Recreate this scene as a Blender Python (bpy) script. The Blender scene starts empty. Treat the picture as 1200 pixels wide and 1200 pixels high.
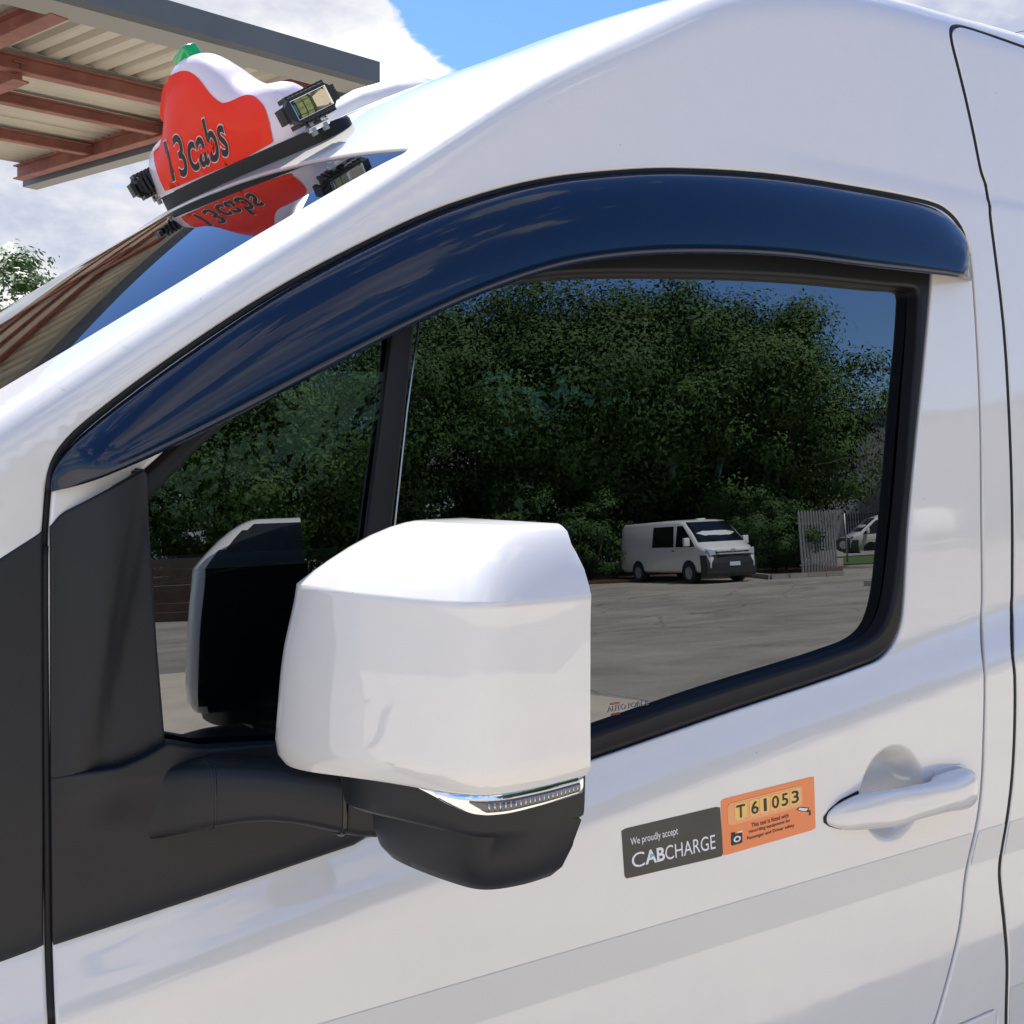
import bpy, math, random
import numpy as np
from mathutils import Vector, Matrix
from mathutils.geometry import delaunay_2d_cdt
R = math.radians
random.seed(3); RNG = np.random.default_rng(5)
SC = bpy.context.scene
COL = SC.collection

# ------------------------------------------------------------------ camera, sky, sun, exposure
PSI = R(31.5); FOC = 1250.0; HOR = 537.0; EYE = 1.6; CY = -1.0
cam = bpy.data.cameras.new('camera'); co = bpy.data.objects.new('camera', cam); COL.objects.link(co)
co.location = (0, CY, EYE); co.rotation_euler = (R(90), 0, -PSI)
cam.sensor_width = 36; cam.lens = 36*FOC/1200; cam.shift_y = -(600-HOR)/1200
cam.clip_start = 0.02; cam.clip_end = 3000
SC.camera = co

SUNV = Vector((0.08, 0.47, 0.88)).normalized()
sun_el = math.asin(SUNV.z); sun_az = math.atan2(SUNV.x, SUNV.y)
W = bpy.data.worlds.new('World'); SC.world = W; W.use_nodes = True
nt = W.node_tree; nt.nodes.clear()
def N(nt, t, **k):
    n = nt.nodes.new(t)
    for a, b in k.items():
        if a == 'inp':
            for i, v in b.items(): n.inputs[i].default_value = v
        else: setattr(n, a, b)
    return n
out = N(nt, 'ShaderNodeOutputWorld'); bg = N(nt, 'ShaderNodeBackground', inp={'Strength': 0.088})
sky = N(nt, 'ShaderNodeTexSky', sky_type='NISHITA', sun_disc=False)
sky.sun_elevation = sun_el; sky.sun_rotation = sun_az; sky.air_density = 1.25; sky.dust_density = 0.3; sky.ozone_density = 3.0
tc = N(nt, 'ShaderNodeTexCoord')
mp = N(nt, 'ShaderNodeMapping'); mp.inputs['Scale'].default_value = (1, 1, 1.9); mp.inputs['Location'].default_value = (3.1, 1.75, 0.62)
n1 = N(nt, 'ShaderNodeTexNoise', inp={'Scale': 3.3, 'Detail': 10, 'Roughness': 0.58, 'Distortion': 0.3})
n2 = N(nt, 'ShaderNodeTexNoise', inp={'Scale': 4.2, 'Detail': 6, 'Roughness': 0.6})
# broad cloud cover map: cloud banks round these sky directions, open blue round the others
def skydir(az, el): return (math.sin(R(az))*math.cos(R(el)), math.cos(R(az))*math.cos(R(el)), math.sin(R(el)))
banks = [(skydir(2, 9), .90, .19), (skydir(22, 23), .965, .17), (skydir(60, 27), .94, .2), (skydir(38, 25), .975, -.30), (skydir(30, 33), .975, -.22), (skydir(5, 40), .9, -.15), (skydir(131, 22), .93, -.22), (skydir(190, 40), .85, .07), (skydir(285, 40), .8, .06)]
nt.links.new(tc.outputs['Generated'], mp.inputs['Vector'])
nt.links.new(mp.outputs['Vector'], n1.inputs['Vector']); nt.links.new(mp.outputs['Vector'], n2.inputs['Vector'])
acc = n1.outputs['Fac']
for (d, c0, amt) in banks:
    dp = N(nt, 'ShaderNodeVectorMath', operation='DOT_PRODUCT'); dp.inputs[1].default_value = d
    nt.links.new(tc.outputs['Generated'], dp.inputs[0])
    mr = N(nt, 'ShaderNodeMapRange', interpolation_type='SMOOTHSTEP'); mr.inputs['From Min'].default_value = c0; mr.inputs['From Max'].default_value = min(1, c0+(1-c0)*.8); mr.inputs['To Max'].default_value = amt
    nt.links.new(dp.outputs['Value'], mr.inputs['Value'])
    ad = N(nt, 'ShaderNodeMath', operation='ADD'); nt.links.new(acc, ad.inputs[0]); nt.links.new(mr.outputs['Result'], ad.inputs[1]); acc = ad.outputs[0]
cr = N(nt, 'ShaderNodeMapRange', interpolation_type='SMOOTHSTEP'); cr.inputs['From Min'].default_value = .525; cr.inputs['From Max'].default_value = .572
nt.links.new(acc, cr.inputs['Value'])
shade = N(nt, 'ShaderNodeMapRange'); shade.inputs['From Min'].default_value = .40; shade.inputs['From Max'].default_value = .60
nt.links.new(n2.outputs['Fac'], shade.inputs['Value'])
cc = N(nt, 'ShaderNodeMix', data_type='RGBA'); cc.inputs[6].default_value = (3.9, 4.3, 5.5, 1); cc.inputs[7].default_value = (8.0, 7.9, 7.8, 1)
nt.links.new(shade.outputs['Result'], cc.inputs[0])
tint = N(nt, 'ShaderNodeMix', data_type='RGBA', blend_type='MULTIPLY'); tint.inputs[0].default_value = 1; tint.inputs[7].default_value = (.72, .96, 1.42, 1)
nt.links.new(sky.outputs['Color'], tint.inputs[6])
mx = N(nt, 'ShaderNodeMix', data_type='RGBA')
nt.links.new(cr.outputs['Result'], mx.inputs[0]); nt.links.new(tint.outputs[2], mx.inputs[6]); nt.links.new(cc.outputs[2], mx.inputs[7])
nt.links.new(mx.outputs[2], bg.inputs['Color']); nt.links.new(bg.outputs[0], out.inputs[0])

sl = bpy.data.lights.new('sun', 'SUN'); so = bpy.data.objects.new('sun', sl); COL.objects.link(so)
sl.energy = 5.0; sl.angle = R(.53); sl.color = (1, .955, .88)
so.rotation_euler = SUNV.to_track_quat('Z', 'Y').to_euler()
SC.view_settings.view_transform = 'Standard'; SC.view_settings.look = 'None'
SC.view_settings.exposure = 0.62; SC.view_settings.gamma = 1
SC.render.engine = 'CYCLES'
SC.cycles.max_bounces = 10; SC.cycles.transparent_max_bounces = 16; SC.cycles.glossy_bounces = 5; SC.cycles.diffuse_bounces = 4

# ------------------------------------------------------------------ materials
MATS = {}
def bsdf(name, col=(.5, .5, .5), rough=.5, metal=0, coat=0, coat_r=.03, spec=.5, trans=0, noise=None, bump=None, sub=None, obj_coord=True, emit=None):
    m = bpy.data.materials.new(name); m.use_nodes = True; t = m.node_tree; b = t.nodes['Principled BSDF']
    b.inputs['Base Color'].default_value = (*col, 1); b.inputs['Roughness'].default_value = rough; b.inputs['Metallic'].default_value = metal
    b.inputs['Coat Weight'].default_value = coat; b.inputs['Coat Roughness'].default_value = coat_r; b.inputs['Specular IOR Level'].default_value = spec
    c = N(t, 'ShaderNodeTexCoord')
    if noise:   # (scale, amount, detail[, second colour])
        n = N(t, 'ShaderNodeTexNoise', inp={'Scale': noise[0], 'Detail': noise[2], 'Roughness': .6}); t.links.new(c.outputs['Object'], n.inputs['Vector'])
        mxx = N(t, 'ShaderNodeMix', data_type='RGBA'); c2 = noise[3] if len(noise) > 3 else tuple(x*(1-noise[1]) for x in col)
        mxx.inputs[6].default_value = (*c2, 1); mxx.inputs[7].default_value = (*col, 1)
        r = N(t, 'ShaderNodeMapRange'); r.inputs['From Min'].default_value = .35; r.inputs['From Max'].default_value = .65
        t.links.new(n.outputs['Fac'], r.inputs['Value']); t.links.new(r.outputs['Result'], mxx.inputs[0]); t.links.new(mxx.outputs[2], b.inputs['Base Color'])
    if bump:    # (scale, strength, distance)
        n = N(t, 'ShaderNodeTexNoise', inp={'Scale': bump[0], 'Detail': 2}); t.links.new(c.outputs['Object'], n.inputs['Vector'])
        bp = N(t, 'ShaderNodeBump', inp={'Strength': bump[1], 'Distance': bump[2]}); t.links.new(n.outputs['Fac'], bp.inputs['Height'])
        t.links.new(bp.outputs[0], b.inputs['Normal'])
        if coat: t.links.new(bp.outputs[0], b.inputs['Coat Normal'])
    MATS[name] = m; return m
def glassy(name, tint, refl, rough=0.0, fres=True, rcol=(1, 1, 1)):
    """thin tinted sheet: part mirror, part see-through"""
    m = bpy.data.materials.new(name); m.use_nodes = True; t = m.node_tree; t.nodes.clear()
    o = N(t, 'ShaderNodeOutputMaterial'); tr = N(t, 'ShaderNodeBsdfTransparent'); tr.inputs[0].default_value = (*tint, 1)
    gl = N(t, 'ShaderNodeBsdfGlossy'); gl.inputs['Roughness'].default_value = rough; gl.inputs['Color'].default_value = (*rcol, 1)
    ms = N(t, 'ShaderNodeMixShader'); fr = N(t, 'ShaderNodeFresnel', inp={'IOR': 1.5})
    mr = N(t, 'ShaderNodeMapRange'); mr.inputs['From Min'].default_value = .04; mr.inputs['To Min'].default_value = refl; mr.inputs['To Max'].default_value = 1
    t.links.new(fr.outputs[0], mr.inputs['Value']); t.links.new(mr.outputs[0], ms.inputs[0]); t.links.new(tr.outputs[0], ms.inputs[1]); t.links.new(gl.outputs[0], ms.inputs[2])
    t.links.new(ms.outputs[0], o.inputs[0]); MATS[name] = m; return m
bsdf('white_paint', (.77, .748, .71), .40, coat=1, coat_r=.015, bump=(9, .03, .01), noise=(30, .02, 9))
MATS['white_paint'].node_tree.nodes['Principled BSDF'].inputs['Coat IOR'].default_value = 1.86
def specks(name, amt=.5):
    t = MATS[name].node_tree; b = t.nodes['Principled BSDF']; src = b.inputs['Base Color'].links[0].from_socket; c = N(t, 'ShaderNodeTexCoord')
    v = N(t, 'ShaderNodeTexVoronoi', inp={'Scale': 19, 'Randomness': 1}); t.links.new(c.outputs['Object'], v.inputs['Vector'])
    r = N(t, 'ShaderNodeMapRange'); r.inputs['From Min'].default_value = .012; r.inputs['From Max'].default_value = .028; r.inputs['To Min'].default_value = 1-amt; r.inputs['To Max'].default_value = 1; t.links.new(v.outputs['Distance'], r.inputs['Value'])
    n = N(t, 'ShaderNodeTexNoise', inp={'Scale': 3.5, 'Detail': 6, 'Roughness': .65}); t.links.new(c.outputs['Object'], n.inputs['Vector']); r2 = N(t, 'ShaderNodeMapRange'); r2.inputs['From Min'].default_value = .42; r2.inputs['From Max'].default_value = .75; r2.inputs['To Min'].default_value = .015; r2.inputs['To Max'].default_value = .13; t.links.new(n.outputs['Fac'], r2.inputs['Value']); t.links.new(r2.outputs[0], b.inputs['Coat Roughness'])
    m = N(t, 'ShaderNodeMix', data_type='RGBA', blend_type='MULTIPLY'); m.inputs[0].default_value = 1; t.links.new(src, m.inputs[6]); t.links.new(r.outputs[0], m.inputs[7]); t.links.new(m.outputs[2], b.inputs['Base Color'])
specks('white_paint')
bsdf('grey_stripe', (.67, .655, .62), .4, coat=1, coat_r=.03)
bsdf('black_trim', (.010, .0115, .015), .43, spec=.38, bump=(900, .12, .0006))
bsdf('rubber', (.006, .0065, .008), .5, spec=.35)
bsdf('gloss_black', (.012, .012, .014), .18)
bsdf('dark_cloth', (.025, .026, .028), .85)
bsdf('seat_cloth', (.035, .037, .042), .8, noise=(120, .4, 3))
bsdf('dash_grey', (.06, .062, .066), .6)
bsdf('navy_acrylic', (.0016, .0105, .034), .2, coat=.75, coat_r=.012, spec=.2)
bsdf('chrome', (.85, .87, .9), .07, metal=1)
bsdf('steel', (.55, .56, .57), .3, metal=1)
bsdf('lamp_smoke', (.10, .095, .10), .12, coat=1)
bsdf('red_vinyl', (.94, .028, .003), .42, coat=.15, spec=.25)
bsdf('sign_white', (.80, .70, .77), .33, coat=.6, coat_r=.08)
bsdf('print_black', (.008, .008, .012), .4)
bsdf('print_white', (.85, .85, .85), .4)
bsdf('print_pink', (.85, .60, .58), .4)
bsdf('print_red', (.75, .03, .02), .4)
bsdf('print_cyan', (.10, .55, .65), .4)
bsdf('sticker_grey', (.062, .058, .052), .42, noise=(14, .25, 4))
bsdf('sticker_orange', (.96, .29, .095), .42)
bsdf('sticker_orange_pocket', (.88, .33, .11), .2, coat=1)
bsdf('plate_yellow', (.85, .56, .06), .25, coat=1, noise=(60, .3, 3, (.90, .47, .12)))
bsdf('ghost_print', (.30, .30, .29), .5)
bsdf('ghost_red', (.42, .08, .06), .5)
bsdf('green_lens', (.0, .42, .09), .12, coat=1)
bsdf('led_yellow', (.62, .68, .28), .3)
bsdf('reflector_warm', (.80, .74, .60), .15, metal=.6)
bsdf('light_black', (.018, .018, .021), .38)
bsdf('asphalt', (.062, .058, .052), .85, noise=(1.3, .3, 9), bump=(260, .5, .006))
bsdf('concrete', (.32, .31, .28), .85, noise=(6, .25, 8), bump=(60, .4, .004))
bsdf('mulch', (.12, .06, .035), .9, noise=(14, .5, 8))
bsdf('grass', (.09, .14, .035), .8, noise=(3, .35, 6))
bsdf('bark', (.10, .075, .055), .9, noise=(7, .4, 6), bump=(20, .6, .03))
bsdf('leaf_dark', (.060, .108, .032), .6, spec=.15, noise=(.9, .5, 4, (.035, .075, .02)))
bsdf('leaf_mid', (.085, .145, .040), .6, spec=.15, noise=(.8, .45, 4, (.04, .08, .02)))
bsdf('leaf_light', (.13, .21, .04), .5, noise=(1.2, .4, 4, (.07, .13, .025)))
bsdf('galv', (.42, .43, .43), .45, metal=.6, noise=(5, .2, 4))
bsdf('sheet_under', (.62, .565, .475), .5, noise=(1.4, .16, 7))
bsdf('fascia_grey', (.135, .145, .155), .45, noise=(2, .15, 5))
bsdf('fascia_under', (.30, .29, .27), .5)
bsdf('red_oxide', (.36, .135, .105), .6, noise=(6, .35, 6))
bsdf('warehouse_cream', (.56, .54, .48), .7, noise=(.4, .1, 5))
bsdf('warehouse_grey', (.22, .225, .22), .7, noise=(.5, .12, 5))
bsdf('brown_timber', (.055, .030, .020), .7, noise=(3, .4, 6))
bsdf('dark_glass', (.008, .010, .012), .05, spec=.8)
bsdf('van_white', (.72, .71, .68), .35, coat=1)
bsdf('van_bumper', (.025, .026, .028), .55)
bsdf('tyre', (.02, .02, .02), .8)
bsdf('headlamp', (.55, .58, .6), .12, coat=1, metal=.3)
bsdf('plate_pale', (.62, .66, .74), .4)
bsdf('line_paint', (.6, .6, .57), .7, noise=(9, .4, 6))
bsdf('wire', (.03, .03, .03), .6)
bsdf('panel_white', (.74, .74, .72), .5)
glassy('side_glass', (.20, .29, .25), .205, rcol=(.93, .97, 1.0))
glassy('windscreen_glass', (.40, .50, .46), .05)
glassy('far_glass', (.075, .10, .085), .06)
glassy('lens_clear', (.9, .9, .9), .06)
MATS['mirror_glass'] = bsdf('mirror_glass', (.8, .82, .85), .01, metal=1)
# asphalt: large worn patches and streaks on top of the fine grain
def patch_asphalt():
    t = MATS['asphalt'].node_tree; b = t.nodes['Principled BSDF']; c = N(t, 'ShaderNodeTexCoord')
    mpp = N(t, 'ShaderNodeMapping'); mpp.inputs['Scale'].default_value = (.30, .55, 1); mpp.inputs['Rotation'].default_value = (0, 0, .5)
    t.links.new(c.outputs['Object'], mpp.inputs['Vector'])
    n = N(t, 'ShaderNodeTexNoise', inp={'Scale': 1.1, 'Detail': 10, 'Roughness': .68, 'Distortion': .9}); t.links.new(mpp.outputs[0], n.inputs['Vector'])
    r = N(t, 'ShaderNodeValToRGB'); r.color_ramp.elements[0].position = .36; r.color_ramp.elements[1].position = .66
    r.color_ramp.elements[0].color = (.22, .198, .160, 1); r.color_ramp.elements[1].color = (.37, .335, .268, 1)
    t.links.new(n.outputs['Fac'], r.inputs[0])
    vo = N(t, 'ShaderNodeTexVoronoi', feature='DISTANCE_TO_EDGE', inp={'Scale': .33}); wn = N(t, 'ShaderNodeTexNoise', inp={'Scale': 2.2, 'Detail': 5}); wa = N(t, 'ShaderNodeMix', data_type='RGBA'); wa.inputs[0].default_value = .3
    t.links.new(c.outputs['Object'], wn.inputs['Vector']); t.links.new(c.outputs['Object'], wa.inputs[6]); t.links.new(wn.outputs['Color'], wa.inputs[7]); t.links.new(wa.outputs[2], vo.inputs['Vector'])
    ck = N(t, 'ShaderNodeMapRange'); ck.inputs['From Max'].default_value = .006; ck.inputs['To Min'].default_value = .55; ck.inputs['To Max'].default_value = 1; t.links.new(vo.outputs['Distance'], ck.inputs['Value'])
    st_ = N(t, 'ShaderNodeTexNoise', inp={'Scale': .55, 'Detail': 4, 'Roughness': .7}); t.links.new(c.outputs['Object'], st_.inputs['Vector']); sr = N(t, 'ShaderNodeMapRange'); sr.inputs['From Min'].default_value = .58; sr.inputs['From Max'].default_value = .72; sr.inputs['To Min'].default_value = 1; sr.inputs['To Max'].default_value = .72; t.links.new(st_.outputs['Fac'], sr.inputs['Value'])
    mu = N(t, 'ShaderNodeMath', operation='MULTIPLY'); t.links.new(ck.outputs[0], mu.inputs[0]); t.links.new(sr.outputs[0], mu.inputs[1])
    g = N(t, 'ShaderNodeTexNoise', inp={'Scale': 170, 'Detail': 2}); t.links.new(c.outputs['Object'], g.inputs['Vector'])
    mm = N(t, 'ShaderNodeMix', data_type='RGBA', blend_type='OVERLAY'); mm.inputs[0].default_value = .6
    t.links.new(r.outputs[0], mm.inputs[6]); t.links.new(g.outputs['Color'], mm.inputs[7])
    hs = N(t, 'ShaderNodeHueSaturation'); hs.inputs['Saturation'].default_value = .85; t.links.new(mm.outputs[2], hs.inputs['Color'])
    m2 = N(t, 'ShaderNodeMix', data_type='RGBA', blend_type='MULTIPLY'); m2.inputs[0].default_value = 1; t.links.new(hs.outputs[0], m2.inputs[6]); t.links.new(mu.outputs[0], m2.inputs[7]); t.links.new(m2.outputs[2], b.inputs['Base Color'])
patch_asphalt()

# ------------------------------------------------------------------ object helpers
def tag(o, label=None, cat=None, group=None, kind=None):
    if label: o['label'] = label
    if cat: o['category'] = cat
    if group: o['group'] = group
    if kind: o['kind'] = kind
    return o
def empty(name, loc, rz=0):
    o = bpy.data.objects.new(name, None); COL.objects.link(o); o.location = loc; o.rotation_euler = (0, 0, rz); o.empty_display_size = .1
    o['_m'] = 0; del o['_m']
    return o
def wmat(o):
    m = Matrix.LocRotScale(o.location, o.rotation_euler, o.scale)
    return m if o.parent is None else wmat(o.parent) @ o.matrix_parent_inverse @ m
def link(o, parent):
    COL.objects.link(o)
    if parent is not None:
        o.parent = parent; o.matrix_parent_inverse = wmat(parent).inverted()
    return o
def mk(name, v, f, mat, parent=None, smooth=True, normals=None, midx=None, bevel=0, subd=0, sharp=None):
    me = bpy.data.meshes.new(name); me.from_pydata([tuple(map(float, p)) for p in v], [], [tuple(int(i) for i in q) for q in f]); me.update()
    for m in (mat if isinstance(mat, (list, tuple)) else [mat]): me.materials.append(MATS[m])
    if midx is not None: me.polygons.foreach_set('material_index', np.asarray(midx, dtype=np.int32))
    if smooth: me.polygons.foreach_set('use_smooth', np.ones(len(me.polygons), dtype=bool))
    if normals is not None: me.normals_split_custom_set_from_vertices([tuple(map(float, n)) for n in normals])
    o = bpy.data.objects.new(name, me); link(o, parent)
    if smooth and sharp is not None:
        me.set_sharp_from_angle(angle=R(sharp))
    if bevel:
        b = o.modifiers.new('b', 'BEVEL'); b.width = bevel; b.segments = 3; b.limit_method = 'ANGLE'; b.angle_limit = R(35)
        b.harden_normals = False
    if subd:
        s = o.modifiers.new('s', 'SUBSURF'); s.levels = subd; s.render_levels = subd
    return o
class MB:
    """collects simple solids into one mesh"""
    def __init__(s): s.v = []; s.f = []; s.m = []
    def add(s, v, f, m=0):
        k = len(s.v); s.v += [tuple(p) for p in v]; s.f += [tuple(i+k for i in q) for q in f]; s.m += [m]*len(f); return s
    def box(s, lo, hi, m=0, M=None):
        (a, b, c), (d, e, g) = lo, hi
        v = [(a, b, c), (d, b, c), (d, e, c), (a, e, c), (a, b, g), (d, b, g), (d, e, g), (a, e, g)]
        if M is not None: v = [M @ Vector(p) for p in v]
        return s.add(v, [(0, 3, 2, 1), (4, 5, 6, 7), (0, 1, 5, 4), (1, 2, 6, 5), (2, 3, 7, 6), (3, 0, 4, 7)], m)
    def bar(s, p, q, w, h, m=0, up=Vector((0, 0, 1))):
        p = Vector(p); q = Vector(q); d = (q-p).normalized(); a = d.cross(up).normalized(); b = a.cross(d)
        v = [p+a*sx*w/2+b*sy*h/2 for (sx, sy) in ((-1, -1), (1, -1), (1, 1), (-1, 1))]+[q+a*sx*w/2+b*sy*h/2 for (sx, sy) in ((-1, -1), (1, -1), (1, 1), (-1, 1))]
        return s.add(v, [(0, 1, 2, 3), (7, 6, 5, 4), (4, 5, 1, 0), (5, 6, 2, 1), (6, 7, 3, 2), (7, 4, 0, 3)], m)
    def tube(s, p, q, r, r2=None, n=10, m=0):
        p = Vector(p); q = Vector(q); r2 = r if r2 is None else r2; d = (q-p).normalized(); a = d.orthogonal().normalized(); b = d.cross(a)
        v = []
        for (c, rr) in ((p, r), (q, r2)): v += [c+(a*math.cos(2*math.pi*i/n)+b*math.sin(2*math.pi*i/n))*rr for i in range(n)]
        f = [(i, (i+1) % n, n+(i+1) % n, n+i) for i in range(n)]+[tuple(range(n))[::-1], tuple(range(n, 2*n))]
        return s.add(v, f, m)
    def build(s, name, mat, parent=None, **k):
        return mk(name, s.v, s.f, mat, parent, midx=s.m, **k)
def sweep(pts, prof, closed=False, ups=None):
    """profile (list of (a,b)) swept along 3D points; a along side, b along up"""
    pts = [Vector(p) for p in pts]; n = len(pts); v = []; f = []; k = len(prof)
    for i, p in enumerate(pts):
        d = (pts[(i+1) % n] if (closed or i < n-1) else pts[i])-(pts[i-1] if (closed or i > 0) else pts[i]); d.normalize()
        u = Vector(ups[i]) if ups is not None else Vector((0, 0, 1)); a = d.cross(u).normalized(); b = a.cross(d)
        v += [p+a*x+b*y for (x, y) in prof]
    for i in range(n if closed else n-1):
        j = (i+1) % n
        f += [(i*k+q, i*k+(q+1) % k, j*k+(q+1) % k, j*k+q) for q in range(k)]
    if not closed: f += [tuple(range(k))[::-1], tuple((n-1)*k+q for q in range(k))]
    return v, f
def circ(r, n=10, rx=None): return [((rx or r)*math.cos(2*math.pi*i/n), r*math.sin(2*math.pi*i/n)) for i in range(n)]
def loft(rings, cap=True):
    k = len(rings[0]); v = [tuple(p) for r in rings for p in r]; f = []
    for i in range(len(rings)-1): f += [(i*k+q, i*k+(q+1) % k, (i+1)*k+(q+1) % k, (i+1)*k+q) for q in range(k)]
    if cap: f += [tuple(range(k))[::-1], tuple((len(rings)-1)*k+q for q in range(k))]
    return v, f
def spline(pts, n=8, closed=False):
    P = [np.array(p, float) for p in pts]; m = len(P); out = []
    for i in range(m if closed else m-1):
        p1, p2 = P[i], P[(i+1) % m]
        p0 = P[i-1] if (closed or i > 0) else 2*p1-p2; p3 = P[(i+2) % m] if (closed or i < m-2) else 2*p2-p1
        L1 = max(np.linalg.norm(p2-p1), 1e-6)
        m1 = (p2-p0)/(max(np.linalg.norm(p2-p1)+np.linalg.norm(p1-p0), 1e-6))*L1; m2 = (p3-p1)/(max(np.linalg.norm(p3-p2)+np.linalg.norm(p2-p1), 1e-6))*L1
        for k in range(n):
            t = k/n; out.append((2*t**3-3*t**2+1)*p1+(t**3-2*t*t+t)*m1+(-2*t**3+3*t*t)*p2+(t**3-t*t)*m2)
    if not closed: out.append(P[-1])
    return np.array(out)
def resample(L, step, closed=True):
    L = np.asarray(L, float); Q = np.vstack([L, L[:1]]) if closed else L
    d = np.r_[0, np.cumsum(np.linalg.norm(np.diff(Q, axis=0), axis=1))]; n = max(4, int(d[-1]/step))
    s = np.linspace(0, d[-1], n+1)[:n if closed else n+1]
    return np.c_[np.interp(s, d, Q[:, 0]), np.interp(s, d, Q[:, 1])]
def area(L): x, y = L[:, 0], L[:, 1]; return .5*np.sum(x*np.roll(y, -1)-np.roll(x, -1)*y)
def inpoly(P, L):
    x, y = P[:, 0][:, None], P[:, 1][:, None]; a = L; b = np.roll(L, -1, 0)
    c = ((a[:, 1] > y) != (b[:, 1] > y)) & (x < (b[:, 0]-a[:, 0])*(y-a[:, 1])/(b[:, 1]-a[:, 1]+1e-15)+a[:, 0])
    return c.sum(1) % 2 == 1
def pdist(P, L):
    a = L; b = np.roll(L, -1, 0); d = b-a; dd = (d**2).sum(1)+1e-15; best = np.full(len(P), 1e9)
    for s in range(0, len(P), 4000):
        q = P[s:s+4000]; t = np.clip(((q[:, None]-a)*d).sum(2)/dd, 0, 1); best[s:s+4000] = np.sqrt((((a+t[..., None]*d)-q[:, None])**2).sum(2)).min(1)
    return best
def inward(L, hole=False):
    """unit normals pointing into the material"""
    d = np.roll(L, -1, 0)-np.roll(L, 1, 0); n = np.c_[-d[:, 1], d[:, 0]]; n /= np.linalg.norm(n, axis=1)[:, None]+1e-12
    if (area(L) < 0) != hole: n = -n
    return n
def offset(L, d, hole=False): return L+inward(L, hole)*d
def fnormal(F, A, B, h=.002):
    u = F(A+h, B)-F(A-h, B); v = F(A, B+h)-F(A, B-h); n = np.cross(u, v); return n/(np.linalg.norm(n, axis=1)[:, None]+1e-12)
def panel(name, outer, holes, F, grid, mat, parent, roll=.003, depth=.010, off=0, step=.010, subd_h=None, raw=False, flat_n=False):
    """sheet following surface F inside outer minus holes, with rounded edges and a returned flange"""
    loops = [(resample(outer, step), False)]+[(resample(h, step), True) for h in holes]
    V = []; E = []; drop = []; phi = []; od = []
    for L, hl in loops:
        n = inward(L, hl)
        rings = ((0, 1), (.134, .5), (.5, .134), (1, 0)) if roll > 0 else ((0, 0),)
        for (d, dr) in rings:
            k = len(V); m = len(L)
            V += list(L+n*d*roll); E += [(k+i, k+(i+1) % m) for i in range(m)]; drop += [dr*roll]*m
            ph = {0: 90, .134: 60, .5: 30, 1: 0}[d] if roll > 0 else 0
            phi += [math.radians(ph)]*m; od += list(-n)
    pts = []
    for g in grid:
        x0, x1, y0, y1, st = g; X, Y = np.meshgrid(np.arange(x0, x1, st), np.arange(y0, y1, st)); pts.append(np.c_[X.ravel(), Y.ravel()])
        if len(pts) > 1:
            for gg in grid[:len(pts)-1]: pts[-1] = pts[-1][~((pts[-1][:, 0] > gg[0]-st*.5) & (pts[-1][:, 0] < gg[1]+st*.5) & (pts[-1][:, 1] > gg[2]-st*.5) & (pts[-1][:, 1] < gg[3]+st*.5))]
        P = pts[-1]; ok = inpoly(P, loops[0][0]) if len(P) else np.zeros(0, bool)
        for L, hl in loops[1:]: ok &= ~inpoly(P, L)
        P = P[ok]
        for L, hl in loops:
            if len(P): P = P[pdist(P, L) > roll*1.15+st*.3]
        pts[-1] = P
    G = np.vstack(pts) if pts else np.zeros((0, 2))
    V = V+list(G); drop += [0]*len(G); phi += [0]*len(G); od += [np.zeros(2)]*len(G)
    vo, eo, fo, ov, oe, of = delaunay_2d_cdt([Vector((float(p[0]), float(p[1]))) for p in V], E, [], 0, 1e-7)
    vo = np.array([tuple(p) for p in vo]); fo = np.array([tuple(q) for q in fo])
    cen = vo[fo].mean(1); ok = inpoly(cen, loops[0][0])
    for L, hl in loops[1:]: ok &= ~inpoly(cen, L)
    fo = fo[ok]
    idx = [q[0] if len(q) else -1 for q in ov]
    dr = np.array([drop[i] if i >= 0 else 0 for i in idx]); ph = np.array([phi[i] if i >= 0 else 0 for i in idx]); oo = np.array([od[i] if i >= 0 else np.zeros(2) for i in idx])
    P = F(vo[:, 0], vo[:, 1]); nn = fnormal(F, vo[:, 0], vo[:, 1])
    h = .003; o3 = F(vo[:, 0]+oo[:, 0]*h, vo[:, 1]+oo[:, 1]*h)-P; o3 -= nn*(o3*nn).sum(1)[:, None]; o3 /= np.linalg.norm(o3, axis=1)[:, None]+1e-9
    pos = P+nn*(off-dr)[:, None]; nor = nn*np.cos(ph)[:, None]+o3*np.sin(ph)[:, None]
    # flange
    inv = {i: k for k, i in enumerate(idx) if i >= 0}
    for q, lst in enumerate(ov):
        for i in lst: inv[i] = q
    faces = [tuple(q) for q in fo]; v2 = [pos]; n2 = [nor]; base = len(pos); k0 = 0
    if depth > 0:
        for L, hl in loops:
            m = len(L); r0 = np.array([inv[k0+i] for i in range(m)])
            top = pos[r0]; bot = top-nn[r0]*depth
            v2 += [top, bot]; n2 += [o3[r0], o3[r0]]
            ccw = (area(L) > 0) != hl
            for i in range(m):
                j = (i+1) % m; q = (base+i, base+m+i, base+m+j, base+j); faces.append(q if ccw else q[::-1])
            if hl: pass
            base += 2*m; k0 += m*(4 if roll > 0 else 1)
    v2 = np.vstack(v2); n2 = np.vstack(n2); n2 /= np.linalg.norm(n2, axis=1)[:, None]+1e-9
    # orient triangles along normals
    a, b, c = (v2[[q[i] for q in faces[:len(fo)]]] for i in range(3)); gn = np.cross(b-a, c-a); flip = (gn*n2[[q[0] for q in faces[:len(fo)]]]).sum(1) < 0
    faces = [(q[::-1] if (i < len(fo) and flip[i]) else q) for i, q in enumerate(faces)]
    if raw: return v2, faces, n2
    return mk(name, v2, faces, mat, parent, normals=n2)

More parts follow.
